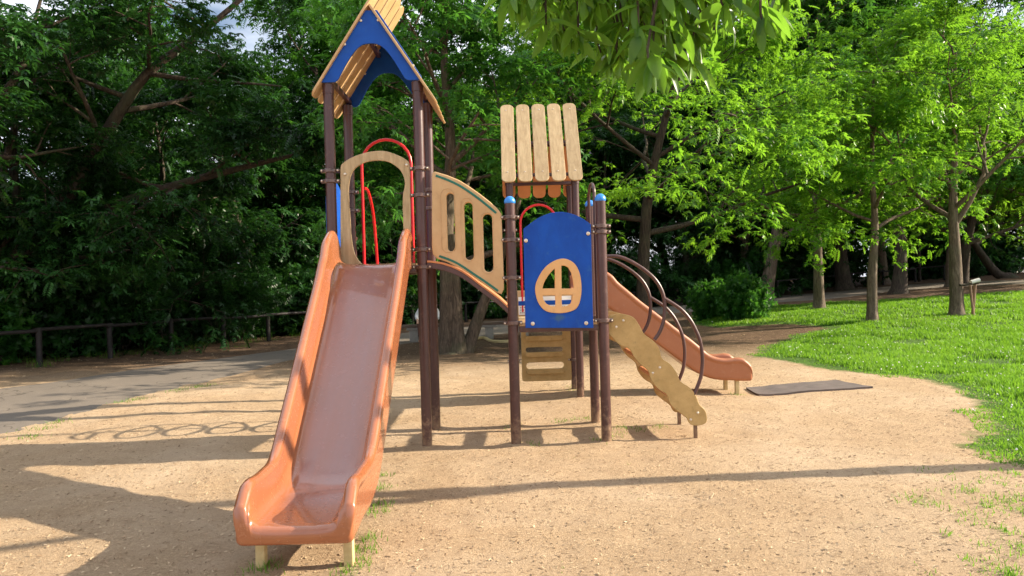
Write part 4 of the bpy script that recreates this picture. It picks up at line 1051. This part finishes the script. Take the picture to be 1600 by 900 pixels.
# parked cars far off
def car(px, Y, L, label):
    X = (px - 800 - 3) / FPX * Y; g = float(terr(X, Y)); e = empty('parked_car', (X, Y, g), label, 'car', 'cars parked beyond the park')
    W = .85
    def sec(P, w_, nm, m):
        me = board_mesh(nm, [[(p[0] * L / 4.2, p[1]) for p in P]], w_ * 2, .05); me.transform(AX['XZ']); me.transform(Matrix.Translation((X, Y, g)))
        return link(nm, me, m, e)
    b_ = sec([(-2.1, .3), (2.1, .3), (2.1, .75), (1.9, .88), (1.05, .95), (.45, 1.42), (-1.2, 1.45), (-1.85, .95), (-2.1, .9)], W, 'body', 'carpaint')
    sec([(.85, .98), (.38, 1.36), (-1.1, 1.38), (-1.55, .98)], W + .012, 'window', 'glass')
    for sx_ in (-1.3, 1.3):
        for sy_ in (-1, 1):
            tube('wheel', [(X + sx_ * L / 4.2, Y + sy_ * (W - .16), g + .31), (X + sx_ * L / 4.2, Y + sy_ * (W + .02), g + .31)], .31, 'tyre', e, 18)
car(1532, 60, 4.2, 'pale blue parked car seen beyond the staked tree, left of two')
car(1583, 66, 4.2, 'pale blue parked car seen low behind the leaning tree, right of two')

# ------------------------------------------------ tree standing just outside the frame at right: trunk shadow and overhanging bough
LT = Vector((6.9, 5.72, zg(6.9, 5.72)))
bough = catmull([Vector(p) for p in ((0, 0, 3.4), (-1.2, -.6, 4.1), (-3.0, -1.7, 4.15), (-4.6, -2.6, 3.7), (-5.6, -3.0, 3.25))], 4, False)
T = tree_meshes(71, 13.5, .125, .70, 3.2, 'leaf_mid', 'bark', 3, WH, n1=9, up1=.45, scale=(1.2, 1.8), extra_tubes=[(bough, [.075 * (1 - .05 * i) for i in range(len(bough))], 8)])
ot = place_tree(T, LT, 0, 1.0, 'overhanging_tree', 'tree whose bough of large olive green leaves hangs into the top of the view')
rng = np.random.default_rng(5); rr = random.Random(9)
def bigleaf(L=.135, W=.046, curl=.25):
    nu = 6; V = []
    for i in range(nu):
        t_ = i / (nu - 1); wd = W / 2 * max(math.sin(math.pi * min(1, t_ * .96 + .03)) ** .75, .02); x_ = L * t_; zc2 = -curl * L * t_ * t_
        V += [(x_, wd, zc2 + wd * .35), (x_, 0, zc2), (x_, -wd, zc2 + wd * .35)]
    F_ = []
    for i in range(nu - 1):
        for k in (0, 1): q = i * 3 + k; F_.append((q, q + 1, q + 4, q + 3))
    return np.array(V), F_
LV, LF = [], []; RN = []; bm = bmesh.new()
B0, BF = bigleaf(); nl = 0
tips = []
pxr = []
while len(pxr) < 175:
    a_, b_ = rr.uniform(790, 1250), rr.uniform(-70, 140)
    lim = 140 if 930 < a_ < 1100 else (100 if 850 < a_ < 1135 else (50 if a_ < 870 else 25))
    lim -= 22 * abs(math.sin(a_ * .055))
    if b_ < lim * (1 if rr.random() < .8 else .6): pxr.append((a_, b_))
pxr += [(1150, 38), (1178, 22), (1200, 48), (1228, 22), (1140, 62), (1165, 5), (1212, 8), (1190, 60), (822, 12), (835, 2), (850, 40), (868, 60), (845, 18)]
for (a_, b_) in pxr:
    Yq = rr.uniform(2.25, 3.3); X_, Z_ = F(a_, b_ - 22, Yq); tip = Vector((X_, Yq, Z_)) - LT
    c0 = min(bough, key=lambda p: (p - tip).length); c1 = c0 + Vector((rr.uniform(-.1, .1), 0, 0))
    up = Vector((tip.x + rr.uniform(-.12, .12) + .1, tip.y + rr.uniform(-.15, .15), max(tip.z + .45, 3.05 + .0)))
    pts = catmull([c1, up.lerp(c1, .5) + Vector((0, 0, .1)), up, tip + Vector((0, 0, .12)), tip], 4, False)
    add_tube(bm, pts, [.008 * (1 - .045 * i) + .001 for i in range(len(pts))], 5, False)
    base = rr.random()
    for q in range(rr.randint(7, 10)):
        back = rr.uniform(0, .14) if q > 3 else rr.uniform(0, .04)
        az = rr.uniform(0, 6.283); el = rr.uniform(-1.4, -.1)
        d = np.array([[math.cos(az) * math.cos(el), math.sin(az) * math.cos(el), math.sin(el)]])
        Rm = rotmats(d, np.array([rr.uniform(-.9, .9)]))[0]; s_ = rr.uniform(.55, 1.1)
        vv = (Rm @ (B0 * s_ * [1, rr.uniform(.7, 1.1), 1]).T).T + np.array(list(tip + Vector((0, 0, back))))
        LV.append(vv); LF.append(np.array(BF) + nl); nl += len(B0); RN += [np.clip(base * .5 + rr.random() * .5, 0, 1)] * len(B0)
LV = np.concatenate(LV); LFa = np.concatenate(LF).ravel()
lm = np_mesh('bough_leaves', LV, 4, LFa, RN); lm.materials.append(M['leaf_olive'])
for p in lm.polygons: p.use_smooth = True
o = bpy.data.objects.new('bough_leaves', lm); C.objects.link(o); o.parent = ot
tw_ = bmesh_to(bm, 'twigs'); tw_.materials.append(M['barkdark']); o = bpy.data.objects.new('twigs', tw_); C.objects.link(o); o.parent = ot

# ================================================================== GRASS, WEEDS, LITTER
rng = np.random.default_rng(3)
def terr_n(x, y):
    z_ = terr(x, y)
    return z_
def blades(name, x, y, h, wd, mname, lean=.35, ground=None, tone=0):
    n_ = len(x); az = rng.uniform(0, 6.283, n_); ln = rng.uniform(0, lean, n_) * h; la = rng.uniform(0, 6.283, n_)
    z0 = (terr(x, y) if ground is None else ground) - .01
    bx, by = np.cos(az) * wd / 2, np.sin(az) * wd / 2
    v0 = np.stack([x - bx, y - by, z0], -1); v1 = np.stack([x + bx, y + by, z0], -1)
    mx_, my_ = x + np.cos(la) * ln * .35, y + np.sin(la) * ln * .35
    v2 = np.stack([mx_ + bx * .7, my_ + by * .7, z0 + h * .6], -1); v3 = np.stack([mx_ - bx * .7, my_ - by * .7, z0 + h * .6], -1)
    v4 = np.stack([x + np.cos(la) * ln, y + np.sin(la) * ln, z0 + h], -1)
    V = np.stack([v0, v1, v2, v3, v4], 1).reshape(-1, 3); b_ = np.arange(n_)[:, None] * 5
    tri = np.concatenate([b_ + [0, 1, 2], b_ + [0, 2, 3], b_ + [3, 2, 4]], 1).ravel()
    rn = np.repeat(np.clip(rng.normal(.48, .17, n_) + tone, 0, 1), 5); me = np_mesh(name, V, 3, tri, rn)
    me.materials.append(M[mname]); o = bpy.data.objects.new(name, me); C.objects.link(o); return o
# sample with density falling with distance
def samp(n_, ymin, ymax):
    u = rng.uniform(0, 1, n_); yy = ymin * (ymax / ymin) ** u; xx = rng.uniform(-.1, .95, n_) * yy + rng.uniform(-.5, .5, n_); return xx, yy
xx, yy = samp(900000, 4.6, 46)
gd_ = polydist(xx, yy, gpoly)
nn_ = np.array([noise.noise((a_ * .9, b_ * .9, 4)) + .5 * noise.noise((a_ * 2.7, b_ * 2.7, 8)) for a_, b_ in zip(xx, yy)])
thin = np.clip(.85 + nn_ * 1.7, .04, 1) * np.clip((gd_ + .1) / .9, .25, 1); thin *= np.where((yy > 19) & (nn_ < -.1), .5, 1)
keep = (gd_ + nn_ * .35 > 0) & (rng.uniform(0, 1, len(xx)) < thin) & ~inpoly(xx, yy, PATHPOLY)
xx, yy, gd_, nn_ = xx[keep], yy[keep], gd_[keep], nn_[keep]
edge = np.clip(gd_ / .5, .35, 1)
hh = rng.uniform(.035, .10, len(xx)) * edge * (1 + .5 * nn_) * (1 + .012 * yy)
gro = terr(xx, yy)
nearm = (np.abs(xx) < 9) & (yy < 14)
g2 = gro.copy(); ii = np.where(nearm)[0]
for i in ii: g2[i] = zg(xx[i], yy[i])
tag(blades('grass', xx, yy, hh, .004 + .0011 * yy, 'grass', .8, g2, .35 * np.array([noise.noise((a_ * .45, b_ * .45, 21)) + .6 * noise.noise((a_ * 1.6, b_ * 1.6, 31)) for a_, b_ in zip(xx, yy)])), 'bright green lawn grass round the sand', 'grass', kind='stuff')
# clover flowers
sel = rng.choice(len(xx), 600); fx, fy = xx[sel] , yy[sel]; m_ = (fy < 22); fx, fy = fx[m_], fy[m_]
oc = np.array([[1, 0, 0], [0, 1, 0], [-1, 0, 0], [0, -1, 0], [0, 0, 1], [0, 0, -1.0]]) * .011
tri = np.array([[0, 1, 4], [1, 2, 4], [2, 3, 4], [3, 0, 4], [1, 0, 5], [2, 1, 5], [3, 2, 5], [0, 3, 5]])
V = (oc[None] * rng.uniform(.7, 1.3, (len(fx), 1, 1)) + np.stack([fx, fy, np.array([zg(a_, b_) for a_, b_ in zip(fx, fy)]) + .10], -1)[:, None]).reshape(-1, 3)
fm = np_mesh('clover_flowers', V, 3, (tri[None] + np.arange(len(fx))[:, None, None] * 6).ravel()); fm.materials.append(M['flower'])
o = bpy.data.objects.new('clover_flowers', fm); C.objects.link(o); tag(o, 'tiny white clover flowers dotted over the lawn', 'flowers', kind='stuff')
# weeds in the sand
W_ = []
def tuft(px, py, n_, r_, h=.06): a_, b_ = G(px, py); W_.append((a_, b_, n_, r_, h))
for p in ((62, 672), (48, 684), (90, 660), (195, 630), (215, 626), (275, 612), (300, 606), (318, 603), (470, 640 - 60), (330, 600)): tuft(*p, 60, .16, .05)
for p in ((596, 745), (598, 765), (590, 800), (560, 880), (545, 890), (420, 884), (405, 888), (575, 845), (570, 860), (600, 790)): tuft(*p, 45, .07, .055)
for p in ((962, 680), (975, 668), (1000, 672), (1030, 668), (905, 655), (925, 655), (880, 660), (800, 668), (940, 690), (835, 694), (900, 612), (896, 606), (1430, 784), (1420, 780), (1455, 790), (1545, 690), (1150, 615)): tuft(*p, 40, .11, .04)
for (a_, b_) in FP[3:9]:
    for _ in range(7): tuft(a_ + rr.uniform(-45, 45), b_ - rr.uniform(-2, 12), 40, .22, rr.uniform(.08, .3))
for _ in range(60):
    q = rr.random() ** .5; tuft(1400 + 230 * q, rr.uniform(735, 905), int(5 + 42 * rr.random() * q), rr.uniform(.03, .14), .045)
for _ in range(22): tuft(rr.uniform(620, 1500), rr.uniform(600, 890), 5, .05, .02)
wx = np.concatenate([rng.normal(a_, r_ * .6, n_) for a_, b_, n_, r_, h in W_]); wy = np.concatenate([rng.normal(b_, r_ * .6, n_) for a_, b_, n_, r_, h in W_])
wh = np.concatenate([rng.uniform(.4, 1.2, n_) * h for a_, b_, n_, r_, h in W_])
tag(blades('weeds', wx, wy, wh, np.full(len(wx), .006), 'grass', 1.0, np.array([zg(a_, b_) for a_, b_ in zip(wx, wy)])), 'small green weeds sprouting through the sand', 'weeds', kind='stuff')
# weeds and ground cover under the fence
# dry litter: leaf scraps, wood chips and twigs
n_ = 60000; u = rng.uniform(0, 1, n_); ly = 2.6 * (24 / 2.6) ** (u ** .85); lx = rng.uniform(-.82, .85, n_) * ly
ok = ~((polydist(lx, ly, gpoly) > .2)) & ~(inpoly(lx, ly, PATHPOLY) & (rng.uniform(0, 1, n_) < .88)); lx, ly = lx[ok], ly[ok]; n_ = len(lx)
ln = rng.uniform(.004, .02, n_)  * (1 + .05 * ly); big_ = rng.uniform(0, 1, n_) < .025; ln = np.where(big_, ln * 3.5, ln); wd = ln * np.where(big_, .12, 1) * rng.uniform(.12, .4, n_); az = rng.uniform(0, 6.283, n_)
tl = rng.uniform(-.25, .35, n_); cz = np.array([zg(a_, b_) for a_, b_ in zip(lx, ly)]) + .003
ca, sa = np.cos(az), np.sin(az)
def pt(u_, v_, w_): return np.stack([lx + ca * u_ - sa * v_, ly + sa * u_ + ca * v_, cz + w_], -1)
V = np.stack([pt(-ln / 2, -wd / 2, 0), pt(ln / 2, -wd / 2, tl * ln), pt(ln / 2, wd / 2, tl * ln + wd * .5), pt(-ln / 2, wd / 2, wd * .5)], 1).reshape(-1, 3)
lmz = np_mesh('dry_litter', V, 4, np.arange(len(V)), np.repeat(np.clip(rng.normal(.55, .28, n_), 0, 1), 4)); lmz.materials.append(M['litter'])
o = bpy.data.objects.new('dry_litter', lmz); C.objects.link(o); tag(o, 'scraps of dry leaf and wood chip strewn over the sand', 'litter', kind='stuff')
print('TOTAL objs', len(bpy.data.objects), 'wood', len(wood))
